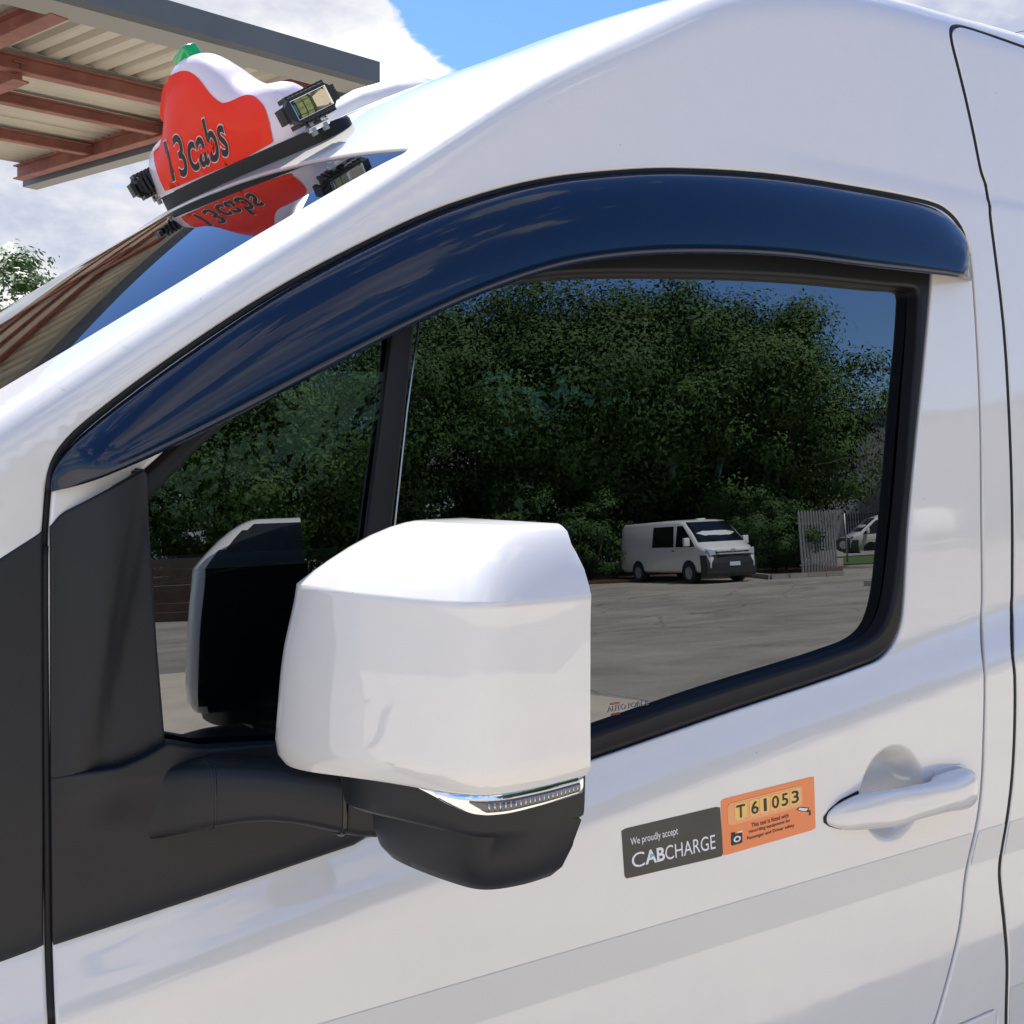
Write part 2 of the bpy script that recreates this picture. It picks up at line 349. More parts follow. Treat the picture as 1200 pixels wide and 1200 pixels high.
# ------------------------------------------------------------------ van skin: F(x, b) -> point; b runs up the near side, over the roof, down the far side
def herm(xs, ys, x):
    xs = np.array(xs, float); ys = np.array(ys, float); m = np.zeros(len(xs)); d = np.diff(ys)/np.diff(xs)
    m[1:-1] = (d[:-1]*np.diff(xs)[1:]+d[1:]*np.diff(xs)[:-1])/(xs[2:]-xs[:-2]); m[0] = d[0]; m[-1] = d[-1]
    x = np.clip(x, xs[0], xs[-1]); i = np.clip(np.searchsorted(xs, x)-1, 0, len(xs)-2); h = xs[i+1]-xs[i]; t = (x-xs[i])/h
    return (2*t**3-3*t**2+1)*ys[i]+(t**3-2*t*t+t)*h*m[i]+(-2*t**3+3*t*t)*ys[i+1]+(t**3-t*t)*h*m[i+1]
def sm(t): t = np.clip(t, 0, 1); return t*t*(3-2*t)
ZC_X = [-1.25, -1.05, -.75, -.45, -.15, .109, .26, .437, .528, .68, .882, 1.018, 1.2, 1.6, 2.2, 4.6]
ZC_Z = [.86, .98, 1.08, 1.20, 1.42, 1.595, 1.706, 1.833, 1.90, 2.008, 2.12, 2.19, 2.24, 2.27, 2.285, 2.285]
def zcf(x): return herm(ZC_X, ZC_Z, x)
def belt(x): return 1.25+.135*(x-.716)
def yside(x, z):
    d = belt(x)-z
    y = .026*(1-sm((d+.012)/.095))
    u = np.maximum(z-1.30, 0); y = y+.030*u+.030*u*u
    y = y+.0045*sm((z-2.004)/.020)*sm((x-.85)/.45)
    y = y+.05*np.maximum(1.0-z, 0)**2
    y = y+.09*np.maximum(.35-x, 0)**2
    y = y+.12*np.maximum(-.55-x, 0)**2*2
    return y
BC = 2.9
def F(a, b):
    a = np.asarray(a, float); b = np.asarray(b, float)
    far = b > BC; bb = np.where(far, 2*BC-b, b)
    zc = zcf(a); r = .055+.035*sm((a-.6)/.7)
    th0 = np.arctan((yside(a, zc+.002)-yside(a, zc-.002))/.004)
    cs = np.where(a < .5, .30, .30-.12*sm((a-.5)/.8)); cs = cs*(1-.5*sm((-.35-a)/.3)); th1 = math.pi/2-np.arctan(cs); L = r*(th1-th0)
    y0 = yside(a, zc)
    t = np.clip((bb-zc), 0, L)/r+th0
    yc = y0+r*(np.cos(th0)-np.cos(t)); zz = zc+r*(np.sin(t)-np.sin(th0))
    yT = y0+r*(np.cos(th0)-np.cos(th1)); Q = .975-yT; b0 = zc+L
    fr = np.clip((bb-b0)/(BC-b0), 0, 1.0); q = fr*Q
    y = np.where(bb < zc, yside(a, bb), np.where(bb < b0, yc, yT+q))
    z = np.where(bb < zc, bb, zz+np.where(bb < b0, 0, cs*q-cs/(2*Q)*q*q))
    y = np.where(far, 1.95-y, y)
    return np.stack([a, y, z], -1)
def proj(P):
    P = np.asarray(P, float); X = P[..., 0]; Y = P[..., 1]-CY; Z = P[..., 2]-EYE
    w = X*math.sin(PSI)+Y*math.cos(PSI); u = X*math.cos(PSI)-Y*math.sin(PSI)
    return np.stack([600+FOC*u/w, HOR-FOC*Z/w, w], -1)
class Tracer:
    """finds where the line of sight through a pixel of the photograph meets a surface"""
    def __init__(s, Fn, a0, a1, b0, b1, na, nb, sign=1):
        s.F = Fn; A, B = np.meshgrid(np.linspace(a0, a1, na), np.linspace(b0, b1, nb), indexing='ij'); s.A = A.ravel(); s.B = B.ravel()
        P = Fn(s.A, s.B); Nn = fnormal(Fn, s.A, s.B)*sign; s.S = proj(P); v = (((P-np.array([0, CY, EYE]))*Nn).sum(1) < 0) & (s.S[:, 2] > .2)
        s.A, s.B, s.S = s.A[v], s.B[v], s.S[v]
    def __call__(s, px, py):
        i = int(np.argmin((s.S[:, 0]-px)**2+(s.S[:, 1]-py)**2)); a, b = s.A[i], s.B[i]
        for _ in range(4):
            q = proj(s.F(a, b)); ja = (proj(s.F(a+.001, b))-q)[:2]/.001; jb = (proj(s.F(a, b+.001))-q)[:2]/.001
            J = np.array([[ja[0], jb[0]], [ja[1], jb[1]]])
            if abs(np.linalg.det(J)) < 1e3: break
            da = np.linalg.solve(J, np.array([px-q[0], py-q[1]]))
            if np.abs(da).max() > .04: break
            a += da[0]; b += da[1]
        return (float(a), float(b))
trace = Tracer(F, -.9, 2.6, .3, 4.4, 240, 280)
def T(pts): return np.array([trace(*p) for p in pts])
def ray(px, py, Y):
    """world point on the plane y=Y seen at this pixel"""
    t = (px-600)/FOC; yr = Y-CY; w = yr/(math.cos(PSI)-t*math.sin(PSI)); return Vector((w*(math.sin(PSI)+t*math.cos(PSI)), Y, EYE+(HOR-py)/FOC*w))

# ================================================================== THE TAXI VAN
van = tag(empty('taxi_van', (1.6, .975, 0)), 'white high-roof taxi van filling the picture, with blue window visor and big white door mirror', 'van')
dl_px = [(56, 590), (57, 560), (66, 534), (95, 503), (200, 423), (330, 338), (480, 261), (560, 231), (640, 211), (720, 202), (790, 199), (900, 205), (1000, 220), (1080, 235), (1108, 245), (1128, 268), (1138, 300), (1142, 340),
         (1147, 420), (1150, 500), (1151, 600), (1152, 700), (1152, 770), (1155, 795), (1154, 860), (1151, 925), (1145, 970), (1133, 1020), (1127, 1080), (1117, 1125), (1097, 1197), (1072, 1260)]
dl_left = [(60, 1200), (57, 1110), (55, 1000), (54, 900), (53, 800), (52, 700), (52, 630)]
door_c = np.vstack([T(spline(dl_px, 4)), [(1.20, .42), (.20, .42)], T(spline(dl_left, 3))])
door_c = resample(door_c, .012)
for _ in range(3): door_c = (np.roll(door_c, 1, 0)+2*door_c+np.roll(door_c, -1, 0))/4
sl_px = [(1200, 54), (1160, 40), (1128, 30), (1119, 30), (1115, 36), (1116, 48), (1123, 76), (1133, 117), (1143, 163), (1151, 203), (1156, 216), (1163, 267), (1177, 383), (1184, 500), (1187, 600), (1187, 700), (1187, 765), (1190, 790), (1190, 850), (1187, 910), (1181, 960), (1174, 1000), (1172, 1025), (1177, 1075), (1181, 1125), (1180, 1183), (1179, 1250), (1175, 1330)]
slA = T(spline(sl_px, 3)); topb = slA[0, 1]
slide_c = np.vstack([[(2.75, .42), (2.75, topb-.003), (1.8, topb-.002)], slA, [(slA[-1, 0], .42)]])
win_px = [(75, 1092), (75, 612), (165, 554), (240, 482), (333, 400), (482, 315), (560, 283), (640, 262), (720, 253), (800, 251), (900, 256), (1000, 270), (1070, 284), (1090, 296), (1093, 322), (1085, 420), (1075, 520), (1066, 620), (1062, 690), (1058, 730), (1047, 757), (1025, 776), (860, 833), (690, 892), (550, 939), (415, 985), (240, 1043)]
win_h = T(spline(win_px[2:]+[(150, 1072), (95, 1090), (75, 1070), (75, 950), (75, 800), (75, 650), (90, 603)], 4, closed=True))
open_px = [(1040, 335), (1068, 337), (1077, 340), (1078, 349), (1076, 400), (1072, 450), (1064, 560), (1056, 640), (1048, 702), (1034, 738), (1006, 757), (850, 807), (690, 862), (550, 910), (415, 957), (250, 1012), (120, 1045), (110, 650), (172, 590), (240, 520), (330, 448), (420, 395), (482, 365), (560, 338), (640, 324), (700, 320), (800, 320), (900, 323), (960, 327)]
open_h = T(spline(open_px, 4, closed=True))
# windscreen opening: the near edge and the header follow the photograph, the far half mirrors them
near = T([(0, 455), (100, 396), (200, 336), (300, 275), (400, 217), (455, 187), (478, 178)])
front_x = np.array([-.36, -.2, -.05]); nearb = np.c_[front_x, zcf(front_x)+.155]
hdr = T([(487, 175), (470, 174.5), (440, 177), (350, 192), (300, 205), (245, 225)])
half = np.vstack([[(-.50, BC), (-.47, 2.4), (-.42, 1.7), (-.39, 1.45)], nearb, near, hdr, [(.425, 2.72)]])
farh = half[1:][::-1].copy(); farh[:, 1] = 2*BC-farh[:, 1]
ws_h = np.vstack([half, [(.42, BC)], farh]); ws_h = resample(ws_h, .02)
for _ in range(1): ws_h = (np.roll(ws_h, 1, 0)+4*ws_h+np.roll(ws_h, -1, 0))/6
farwin = np.c_[open_h[:, 0], 2*BC-open_h[:, 1]][::-1]
farwin2 = np.array([(1.65, 1.42), (2.7, 1.42), (2.7, 1.95), (1.65, 1.95)]); farwin2[:, 1] = 2*BC-farwin2[:, 1]
farwin3 = farwin2+np.array([1.2, 0])
nearwin3 = np.array([(2.95, 1.42), (4.0, 1.42), (4.0, 1.95), (2.95, 1.95)])
def arc(cx, cz, r, n=24): return np.array([(cx+r*math.cos(2*math.pi*i/n), cz+r*math.sin(2*math.pi*i/n)) for i in range(n)])
arch_n = [np.array([(cx+.40*math.cos(t), .345+.40*math.sin(t)) for t in np.linspace(-.10, math.pi+.10, 22)]) for cx in (-.38, 3.45)]
def mirrorb(L): q = L.copy(); q[:, 1] = 2*BC-q[:, 1]; return q
arches = [a for a in arch_n]+[mirrorb(a) for a in arch_n]
sill = np.array([(1.235, .50), (1.235, .757), (slide_c[-2, 0]-.025, .757), (slide_c[-2, 0]-.025, .50)])
outer = np.array([(-1.24, .28), (4.6, .28), (4.6, 2*BC-.28), (-1.24, 2*BC-.28)])
for k in range(2): pass
GR = [(-.15, 1.95, .9, 3.1, .014), (-1.3, 4.7, .2, 5.7, .05)]
shell_holes = [offset(resample(door_c, .008), -.0028), offset(resample(slide_c, .01), -.0034), ws_h, farwin, farwin2, farwin3, nearwin3]+arches+[offset(resample(sill, .01), -.002)]
# outlines of the arches run below the skin edge: trim them just above it
shell_holes = [np.c_[h[:, 0], np.clip(h[:, 1], .286, 2*BC-.286)] for h in shell_holes]
panel('body_shell', outer, shell_holes, F, GR, 'white_paint', van, roll=.0035, depth=.012, step=.009)
panel('inner_lining', np.array([(-1.2, .32), (4.55, .32), (4.55, 2*BC-.32), (-1.2, 2*BC-.32)]), [offset(ws_h, .012), offset(resample(win_h, .02), -.002), farwin, farwin2, farwin3, nearwin3]+[a*np.array([1, 1.0]) for a in [np.c_[h[:, 0], np.clip(h[:, 1], .33, 2*BC-.33)] for h in arches]], F, [(-1.3, 4.7, .2, 5.7, .05)], 'dark_cloth', van, roll=0, depth=0, off=-.046, step=.02)
def cap_end(name, x, mat):
    b = np.linspace(.28, 2*BC-.28, 160); P = F(np.full(160, x), b); v = [(x, .975, 1.2)]+[tuple(p) for p in P]; f = [(0, i, i+1) for i in range(1, 160)]+[(0, 160, 1)]
    mk(name, v, f, mat, van, smooth=False)
cap_end('rear_end', 4.6, 'white_paint'); cap_end('front_end', -1.24, 'black_trim')
MB().box((-1.15, .12, .26), (4.55, 1.83, .34)).build('underbody', 'rubber', van, smooth=False)
panel('windscreen', offset(ws_h, -.002), [], F, [(-.5, .6, 1.2, 4.6, .022)], 'windscreen_glass', van, roll=0, depth=0, off=-.003, step=.02)
# front door skin with the recess behind its handle
HX, HB = trace(1046, 929)
def Fdoor(a, b):
    P = F(a, b); a = np.asarray(a, float); b = np.asarray(b, float)
    r = np.sqrt((a-HX)**2+(b-HB)**2)/.0690
    P = P.copy(); P[..., 1] += .034*sm((1-r)*2.1)
    return P
door = offset(resample(door_c, .008), .0028)
DG = [(HX-.09, HX+.09, HB-.09, HB+.09, .0035), (.1, 1.5, .85, 2.1, .012), (.1, 1.5, .4, .9, .03)]
door_o = panel('front_door', door, [win_h], Fdoor, DG, 'white_paint', van, roll=.0035, depth=.012, step=.008)
panel('sliding_door', offset(resample(slide_c, .01), .0034), [np.array([(1.80, 1.46), (1.78, 1.95), (2.62, 1.97), (2.62, 1.46)])], F, [(1.45, 2.1, .7, 2.4, .014), (1.4, 2.8, .4, 2.5, .04)], 'white_paint', van, roll=.0035, depth=.012, step=.009)
slid = [o for o in COL.objects if o.name == 'sliding_door'][0]
panel('window_glass', np.array([(1.795, 1.455), (1.775, 1.955), (2.625, 1.975), (2.625, 1.455)]), [], F, [(1.6, 2.7, 1.4, 2, .05)], 'dark_glass', slid, roll=0, depth=0, off=-.006, step=.03)
panel('rear_window', nearwin3, [], F, [(2.9, 4.1, 1.4, 2, .05)], 'dark_glass', van, roll=0, depth=0, off=-.006, step=.03)
for h in (farwin, farwin2, farwin3): panel('far_window', offset(resample(h, .02), -.004), [], F, [(0, 4.2, 3.6, 4.7, .05)], 'far_glass', van, roll=0, depth=0, off=-.006, step=.03)
panel('sill_panel', sill, [], F, [(1.2, 1.6, .4, .8, .02)], 'white_paint', van, roll=.003, depth=.01, step=.008)

# side window: flat leaning pane, seal, divider bar
def G(a, b):
    a = np.asarray(a, float); b = np.asarray(b, float); return np.stack([a, .050+.047*(b-1.3)+a*0, b], -1)
panel('window_glass', offset(resample(open_h, .02), -.008), [], G, [(.1, 1.4, 1.1, 2.0, .05)], 'side_glass', door_o, roll=0, depth=0, step=.02)
panel('window_seal', offset(resample(win_h, .01), .0008), [open_h], F, [(.1, 1.4, 1.1, 2.1, .014)], 'rubber', door_o, roll=.007, depth=.016, off=-.001, step=.008)
div = T([(467, 360), (496, 350), (482, 480), (466, 620), (432, 930), (402, 940), (418, 780), (436, 620), (454, 480)])
panel('divider_bar', div, [], F, [(.3, .7, 1.2, 1.9, .02)], 'rubber', door_o, roll=.004, depth=.004, off=-.013, step=.01)
ln = F(*T([(494.5, 372), (480, 480), (465, 620), (450, 740)]).T)+np.array([0, .006, 0])
v, f = sweep(list(ln), circ(.0011, 6)); mk('glass_channel', v, f, 'steel', door_o)

# window visor of smoked blue acrylic
vp = [((60, 574), (60, 576)), ((66, 548), (92, 569)), ((97, 511), (130, 556)), ((205, 429), (240, 507)), ((333, 344), (372, 438)), ((482, 267), (515, 366)), ((562, 237), (590, 335)), ((641, 217), (660, 313)), ((720, 208), (730, 302)), ((790, 205), (800, 298)), ((900, 211), (905, 300)), ((1000, 226), (1000, 311)), ((1075, 241), (1072, 319)), ((1104, 252), (1100, 322)), ((1124, 272), (1122, 325)), ((1133, 292), (1139, 329))]
tu = spline([p[0] for p in vp], 7); bu = spline([p[1] for p in vp], 7); nV = len(tu)
cum = np.r_[0, np.cumsum(np.linalg.norm(np.diff((tu+bu)/2, axis=0), axis=1))]
vv = []; K = 17
TP = np.array([F(*trace(q[0]-1.5, q[1]-3.0)) for q in tu]); BP = np.array([tuple(ray(q[0], q[1], float(yside(*trace(*q)))-.004-.027*float(sm(cum[i]/70))*float(sm((cum[-1]-cum[i])/12)))) for i, q in enumerate(bu)])
for _ in range(6):
    for A_ in (TP, BP): A_[1:-1] = (A_[:-2]+2*A_[1:-1]+A_[2:])/4
for i in range(nV):
    tp = Vector(TP[i]); tp.y -= .003
    tap = float(sm(cum[i]/70))*float(sm((cum[-1]-cum[i])/12))
    bp = Vector(BP[i])
    for k in range(K):
        t = k/(K-1); q = tp.lerp(bp, t); ex = .0135*tap*(math.sin(math.pi*t)**.55)*(1-.25*t)
        q = Vector((q.x, q.y-ex, q.z)); vv.append(q)
ff = [(i*K+k, i*K+k+1, (i+1)*K+k+1, (i+1)*K+k) for i in range(nV-1) for k in range(K-1)]
vis = mk('window_visor', vv, ff, 'navy_acrylic', door_o); sdm = vis.modifiers.new('t', 'SOLIDIFY'); sdm.thickness = .0032; sdm.offset = -1
# small moulded pad near the visor's rear end
lg = ray(1092, 300, yside(1.24, 1.9)-.034)
# black sail trim and mirror mount
def Fsail(a, b):
    P = F(a, b).copy(); a = np.asarray(a, float); b = np.asarray(b, float)
    ap = np.array(trace(168, 552)); lo = np.array(trace(95, 900)); d = (lo-ap)/np.linalg.norm(lo-ap)
    s = -((a-ap[0])*d[1]-(b-ap[1])*d[0])          # signed distance from the crease
    P[..., 1] -= .002+(.012*sm(-s/.030+.6))*sm((a-.150)/.05)*sm((1.735-b)/.10); return P
sail = T([(58, 617), (71, 601), (120, 574), (165, 549), (172, 556), (176, 640), (184, 760), (193, 866), (192, 885), (168, 897), (140, 909), (58.5, 926)])
panel('sail_trim', sail, [], Fsail, [(.1, .4, 1.2, 1.8, .008)], 'black_trim', door_o, roll=.003, depth=.020, step=.006, off=.001)
mount = T([(58.5, 910), (140, 893), (168, 881), (193, 866), (235, 873), (335, 866), (422, 905), (429, 980), (415, 989), (240, 1048), (61, 1107)])
def Fmount(a, b):
    P = F(a, b).copy(); a = np.asarray(a, float); b = np.asarray(b, float)
    bx, bb = trace(150, 1000); P[..., 1] -= .003+.013*sm((a-.150)/.05)*sm((b-1.25)/.06)+.006*np.exp(-((b-(1.262+.10*(a-.2)))/.028)**2)*sm((a-.19)/.10); return P
mount_o = panel('mirror_mount', mount, [], Fmount, [(.1, .55, 1.1, 1.5, .007)], 'black_trim', door_o, roll=.003, depth=.022, step=.006, off=.001)
cowl = T([(50, 622), (0, 654), (-80, 706), (-180, 770), (-180, 1188), (-80, 1155), (0, 1128), (51.5, 1109)])
panel('cowl_trim', cowl, [], F, [(-.1, .2, 1.0, 1.7, .012)], 'black_trim', van, roll=.003, depth=.006, step=.008, off=.002)

# black rubber at the bottom of the panel gaps
def gasket(L, closed, r=.0042, dpt=.0085, mat='rubber', par=van):
    L = resample(L, .012, closed); P = F(L[:, 0], L[:, 1]); n = fnormal(F, L[:, 0], L[:, 1]); v, f = sweep(list(P-n*dpt), circ(r, 6), closed=closed, ups=[Vector(q) for q in n]); return mk('gap_seal', v, f, mat, par)
gasket(slide_c, True, r=.005, dpt=.0050); gasket(door_c, True, dpt=.0095)
fr_ = T([(54, 640), (53, 700), (54, 800), (55, 900), (56, 1000), (58, 1110), (60, 1200)]); gasket(fr_, False, r=.0052, dpt=.0060)
tp_ = T(spline([(57, 575), (60, 548), (68, 530), (96, 500), (200, 422), (330, 338), (480, 261), (560, 231), (640, 211), (720, 202), (790, 199), (900, 205), (1000, 220), (1080, 235), (1108, 245), (1128, 268), (1137, 300)], 3)); gasket(tp_, False, r=.0045, dpt=.0045)

# ---- door mirror
LV = [(1.330, [(.319, -.080), (.341, -.180), (.391, -.282), (.432, -.302), (.502, -.296), (.432, -.072)]),
      (1.338, [(.314, -.075), (.335, -.182), (.386, -.289), (.431, -.307), (.505, -.2995), (.435, -.066)]),
      (1.352, [(.312, -.074), (.334, -.183), (.385, -.291), (.430, -.309), (.5055, -.3005), (.436, -.065)]),
      (1.430, [(.318, -.080), (.339, -.184), (.387, -.291), (.431, -.309), (.5055, -.3005), (.440, -.070)]),
      (1.484, [(.327, -.088), (.345, -.185), (.390, -.289), (.432, -.307), (.5055, -.3005), (.444, -.078)]),
      (1.4895, [(.3275, -.0883), (.3455, -.185), (.390, -.289), (.432, -.3075), (.5055, -.3005), (.444, -.078)])]
def tween(rows, step=.007):
    zz = [r[0] for r in rows]; A_ = np.array([r[1] for r in rows]); out_ = []
    for z in np.r_[np.arange(zz[0], zz[-1], step), zz[-1]]: out_.append((float(z), [tuple(float(herm(zz, A_[:, i, k], z)) for k in (0, 1)) for i in range(6)]))
    return out_
LV = LV[:2]+tween(LV[2:])
LA_, LB_ = LV[-1][1], [(.418, -.158), (.423, -.197), (.440, -.243), (.463, -.263), (.497, -.265), (.468, -.15)]
for t_ in (.02, .10, .25, .42, .60, .76, .88, .95, 1.0): LV.append((1.4895+.0563*(1-(1-t_)**1.55), [tuple(a_+(b_-a_)*t_ for a_, b_ in zip(p_, q_)) for p_, q_ in zip(LA_, LB_)]))
def lift(x, y, z): return z+.012*float(sm((-y-.08)/.16))*float(sm((1.40-z)/.05))*float(sm((z-1.245)/.075))
def ring(P, z):
    Pin, mid, cor, ot, ob, ib = [np.array(p) for p in P]
    a = spline([ib+.001, Pin+(ib-Pin)*.28, Pin+(mid-Pin)*.10, mid, cor+(mid-cor)*.12, cor*.5+ot*.5+np.array([-.002, -.003]), ot+(ob-ot)*.3, ob], 7)
    back = np.array([ob+(ib-ob)*t for t in (.08, .3, .5, .7, .92)])
    q = np.vstack([a, back]); q = np.vstack([q, q[:1]]); dd = np.r_[0, np.cumsum(np.linalg.norm(np.diff(q, axis=0), axis=1))]; ss = np.linspace(0, dd[-1], 73)[:72]
    q = np.c_[np.interp(ss, dd, q[:, 0]), np.interp(ss, dd, q[:, 1])]
    return [(p[0], p[1], lift(p[0], p[1], z)) for p in q]
zs = [l[0] for l in LV]
mirr = tag(bpy.data.objects.new('door_mirror', None), None); link(mirr, door_o)
mirr.matrix_parent_inverse = Matrix(); mirr.location = (.4, -.2, 1.4); mirr.matrix_parent_inverse = wmat(door_o).inverted()
rg = [ring(P, z) for z, P in LV]
v, f = loft(rg); VA = np.array([tuple(p) for p in v]); mi = []
for q in f:
    c = VA[list(q)]; n_ = np.cross(c[1]-c[0], c[2]-c[1]); n_ = n_/(np.linalg.norm(n_)+1e-12); cc0 = VA.mean(0); n_ = n_ if n_@(c.mean(0)-cc0) > 0 else -n_
    mi.append(1 if (n_[0]*.6+n_[1]*.8) > .32 else 0)
cap = mk('mirror_cap', v, f, ['white_paint', 'black_trim'], mirr, sharp=38, midx=mi)
lowL = [(1.334, [(.360, -.122), (.350, -.182), (.391, -.282), (.432, -.302), (.502, -.296), (.436, -.105)], 1.0), (1.312, [(.361, -.124), (.350, -.182), (.391, -.281), (.432, -.301), (.502, -.2955), (.436, -.107)], 1),
        (1.304, [(.362, -.125), (.351, -.182), (.391, -.2805), (.432, -.300), (.5015, -.295), (.436, -.108)], 1),
        (1.301, [(.366, -.129), (.355, -.182), (.3925, -.279), (.432, -.2995), (.501, -.2945), (.437, -.109)], 1),
        (1.298, [(.378, -.145), (.380, -.190), (.400, -.274), (.432, -.2985), (.5005, -.294), (.440, -.11)], 1),
        (1.280, [(.379, -.147), (.382, -.191), (.402, -.269), (.433, -.294), (.496, -.289), (.440, -.118)], 1),
        (1.266, [(.383, -.152), (.386, -.193), (.405, -.264), (.434, -.288), (.490, -.283), (.441, -.124)], 1),
        (1.259, [(.389, -.159), (.391, -.196), (.409, -.258), (.436, -.281), (.484, -.276), (.442, -.134)], 1),
        (1.2555, [(.400, -.170), (.402, -.200), (.416, -.248), (.438, -.268), (.474, -.265), (.445, -.150)], 1)]
v, f = loft([ring(P, z) for z, P, _ in lowL[::-1]]); low = mk('mirror_base', v, f, 'black_trim', mirr, sharp=40)
# reflecting plate facing the rear
v, f = loft([[(p[0]+.003, p[1], p[2]) for p in [(.4415, -.082, 1.352), (.499, -.285, 1.352), (.499, -.285, 1.485), (.452, -.090, 1.485)]], [(p[0]+.006, p[1], p[2]) for p in [(.4415, -.082, 1.352), (.499, -.285, 1.352), (.499, -.285, 1.485), (.452, -.090, 1.485)]]]); mk('mirror_glass', v, f, 'mirror_glass', mirr, smooth=False)
# indicator strip: chrome band with a smoked lens, following the black base's outline
rlow = np.array([p[:2] for p in ring(LV[0][1], 0)]); cums = np.r_[0, np.cumsum(np.linalg.norm(np.diff(rlow, axis=0), axis=1))]
nr = inward(rlow); nr = -nr
def onring(s): return np.array([np.interp(s, cums, rlow[:, 0]), np.interp(s, cums, rlow[:, 1])]), np.array([np.interp(s, cums, nr[:, 0]), np.interp(s, cums, nr[:, 1])])
def s_at(px, z):
    best = min(((abs(proj(np.array([*onring(s)[0], z]))[0]-px), s) for s in np.linspace(.16, .44, 260)), key=lambda t: t[0]); return best[1]
sA, sB = s_at(500, 1.335)-.006, s_at(681, 1.337)
def strip(name, s0, s1, ztop, zbot, mat, out_, n=46, par=mirr):
    v = []; f = []
    for i in range(n+1):
        t = i/n; s = s0+(s1-s0)*t; p, q = onring(s); zt, zb = ztop(t), zbot(t); zt = max(zt, zb+.0008)
        for k, (zz, o_) in enumerate(((zt, -.002), (zt, out_*.6), (zt-(zt-zb)*.18, out_), (zb+(zt-zb)*.18, out_), (zb, out_*.6), (zb, -.002))): v.append((p[0]+q[0]*o_, p[1]+q[1]*o_, zz))
    for i in range(n): f += [(i*6+k, i*6+k+1, i*6+6+k+1, i*6+6+k) for k in range(5)]
    f += [tuple(range(6)), tuple(range(n*6, n*6+6))[::-1]]
    return mk(name, v, f, mat, par, sharp=40)
zt_ = lambda t: 1.3425-.0035*math.sin(min(1, t*1.6)*math.pi)*0+.004*max(0, t-.55)
zb_ = lambda t: 1.3425-.0150*math.sin(min(1, t/.42)*math.pi/2)**1.1+.0055*max(0, t-.5)*1.2
ind = strip('indicator', sA, sB, zt_, zb_, 'chrome', .0022)
strip('indicator_lens', sA+(sB-sA)*.30, sA+(sB-sA)*.97, lambda t: zt_(.3+.67*t)-.0038, lambda t: zb_(.3+.67*t)+.0020+.006*max(0, 1-t*8), 'lamp_smoke', .0034, par=mirr)
for i in range(20):
    s = sA+(sB-sA)*(.40+.55*i/19); p, q = onring(s); t = .40+.55*i/19
    MB().tube((p[0]+q[0]*.0030, p[1]+q[1]*.0030, zb_(t)+.0035), (p[0]+q[0]*.0030, p[1]+q[1]*.0030, zt_(t)-.0055), .0009, n=5).build('lens_rib', 'steel', mirr)
# arm
arm = [((118, 929), (118, 980), .046), ((150, 914), (150, 990), .034), ((190, 904), (190, 986), .010), ((242, 899), (242, 978), -.026), ((300, 901), (300, 969), -.058), ((350, 906), (350, 971), -.083), ((413, 916), (424, 984), -.112), ((440, 920), (450, 986), -.125)]
rings_ = []
for (pt, pb, Y) in arm:
    t3 = ray(*pt, Y); b3 = ray(*pb, Y); c = (t3+b3)/2; hh = (t3.z-b3.z)/2; dp = min(.034, .014+.30*max(0, .03-Y)); rr = []
    for i in range(20):
        a = 2*math.pi*i/20; ca, sa = math.cos(a), math.sin(a); e = .45
        rr.append((c.x, Y+dp*(1-math.copysign(abs(ca)**e, ca)), c.z+hh*math.copysign(abs(sa)**e, sa)))
    rings_.append(rr)
# smooth the rings along the arm
dense = []
R0 = np.array(rings_)
for i in range(20): dense.append(spline(R0[:, i], 5))
dense = np.array(dense).transpose(1, 0, 2)
v, f = loft([list(r) for r in dense]); arm_o = mk('mirror_arm', v, f, 'black_trim', mirr, sharp=60)
for k, px in ((17, 0),): 
    r = dense[16]; cc_ = np.mean(r, 0); v, f = sweep([cc_+(p-cc_)*1.004 for p in r], circ(.0009, 5), closed=True, ups=[Vector((1, 0, 0))]*len(r)); mk('arm_joint', v, f, 'gloss_black', mirr)
    r = dense[-7]; cc_ = np.mean(r, 0); v, f = sweep([cc_+(p-cc_)*1.006 for p in r], circ(.0028, 6), closed=True, ups=[Vector((1, 0, 0))]*len(r)); mk('arm_joint', v, f, 'gloss_black', mirr)

# ---- door handle
zH = trace(1050, 939)[1]; x0 = trace(966, 958)[0]; x1 = trace(1133, 916)[0]
st = [(0, .002, .002), (.03, .010, -.006), (.10, .0185, -.016), (.22, .0240, -.025), (.36, .0255, -.033), (.5, .0240, -.037), (.62, .0235, -.038), (.74, .0262, -.038), (.86, .0288, -.036), (.94, .0275, -.031), (.985, .022, -.022), (1, .011, -.013)]
rr = []
for (t, hh, Y) in st:
    x = x0+(x1-x0)*t; back = .004 if (t < .30 or t > .72) else -.014; y0_, y1_ = Y, max(back, Y+.004)
    rr.append([(x, (y0_+y1_)/2-(y1_-y0_)/2*math.copysign(abs(math.cos(a))**.8, math.cos(a)), zH+.004*math.sin(t*3.1)+hh*math.copysign(abs(math.sin(a))**.85, math.sin(a))) for a in np.linspace(0, 2*math.pi, 24, endpoint=False)])
R1 = np.array(rr); dn = np.array([spline(R1[:, i], 5) for i in range(24)]).transpose(1, 0, 2)
v, f = loft([list(r) for r in dn]); mk('door_handle', v, f, 'white_paint', door_o)
pad = arc(0, 0, 1, 28)
def handle_pad(t0, t1, grow):
    L = [(x0+(x1-x0)*t, zH+.004*math.sin(t*3.1)+s*(hh+grow)) for (t, hh, Y) in st if t0 <= t <= t1 for s in (1,)]+[(x0+(x1-x0)*t, zH+.004*math.sin(t*3.1)-(hh+grow)) for (t, hh, Y) in st[::-1] if t0 <= t <= t1]
    return np.array(L)
L = handle_pad(0, .22, .0016); L[0, 0] -= .002; L[-1, 0] -= .002
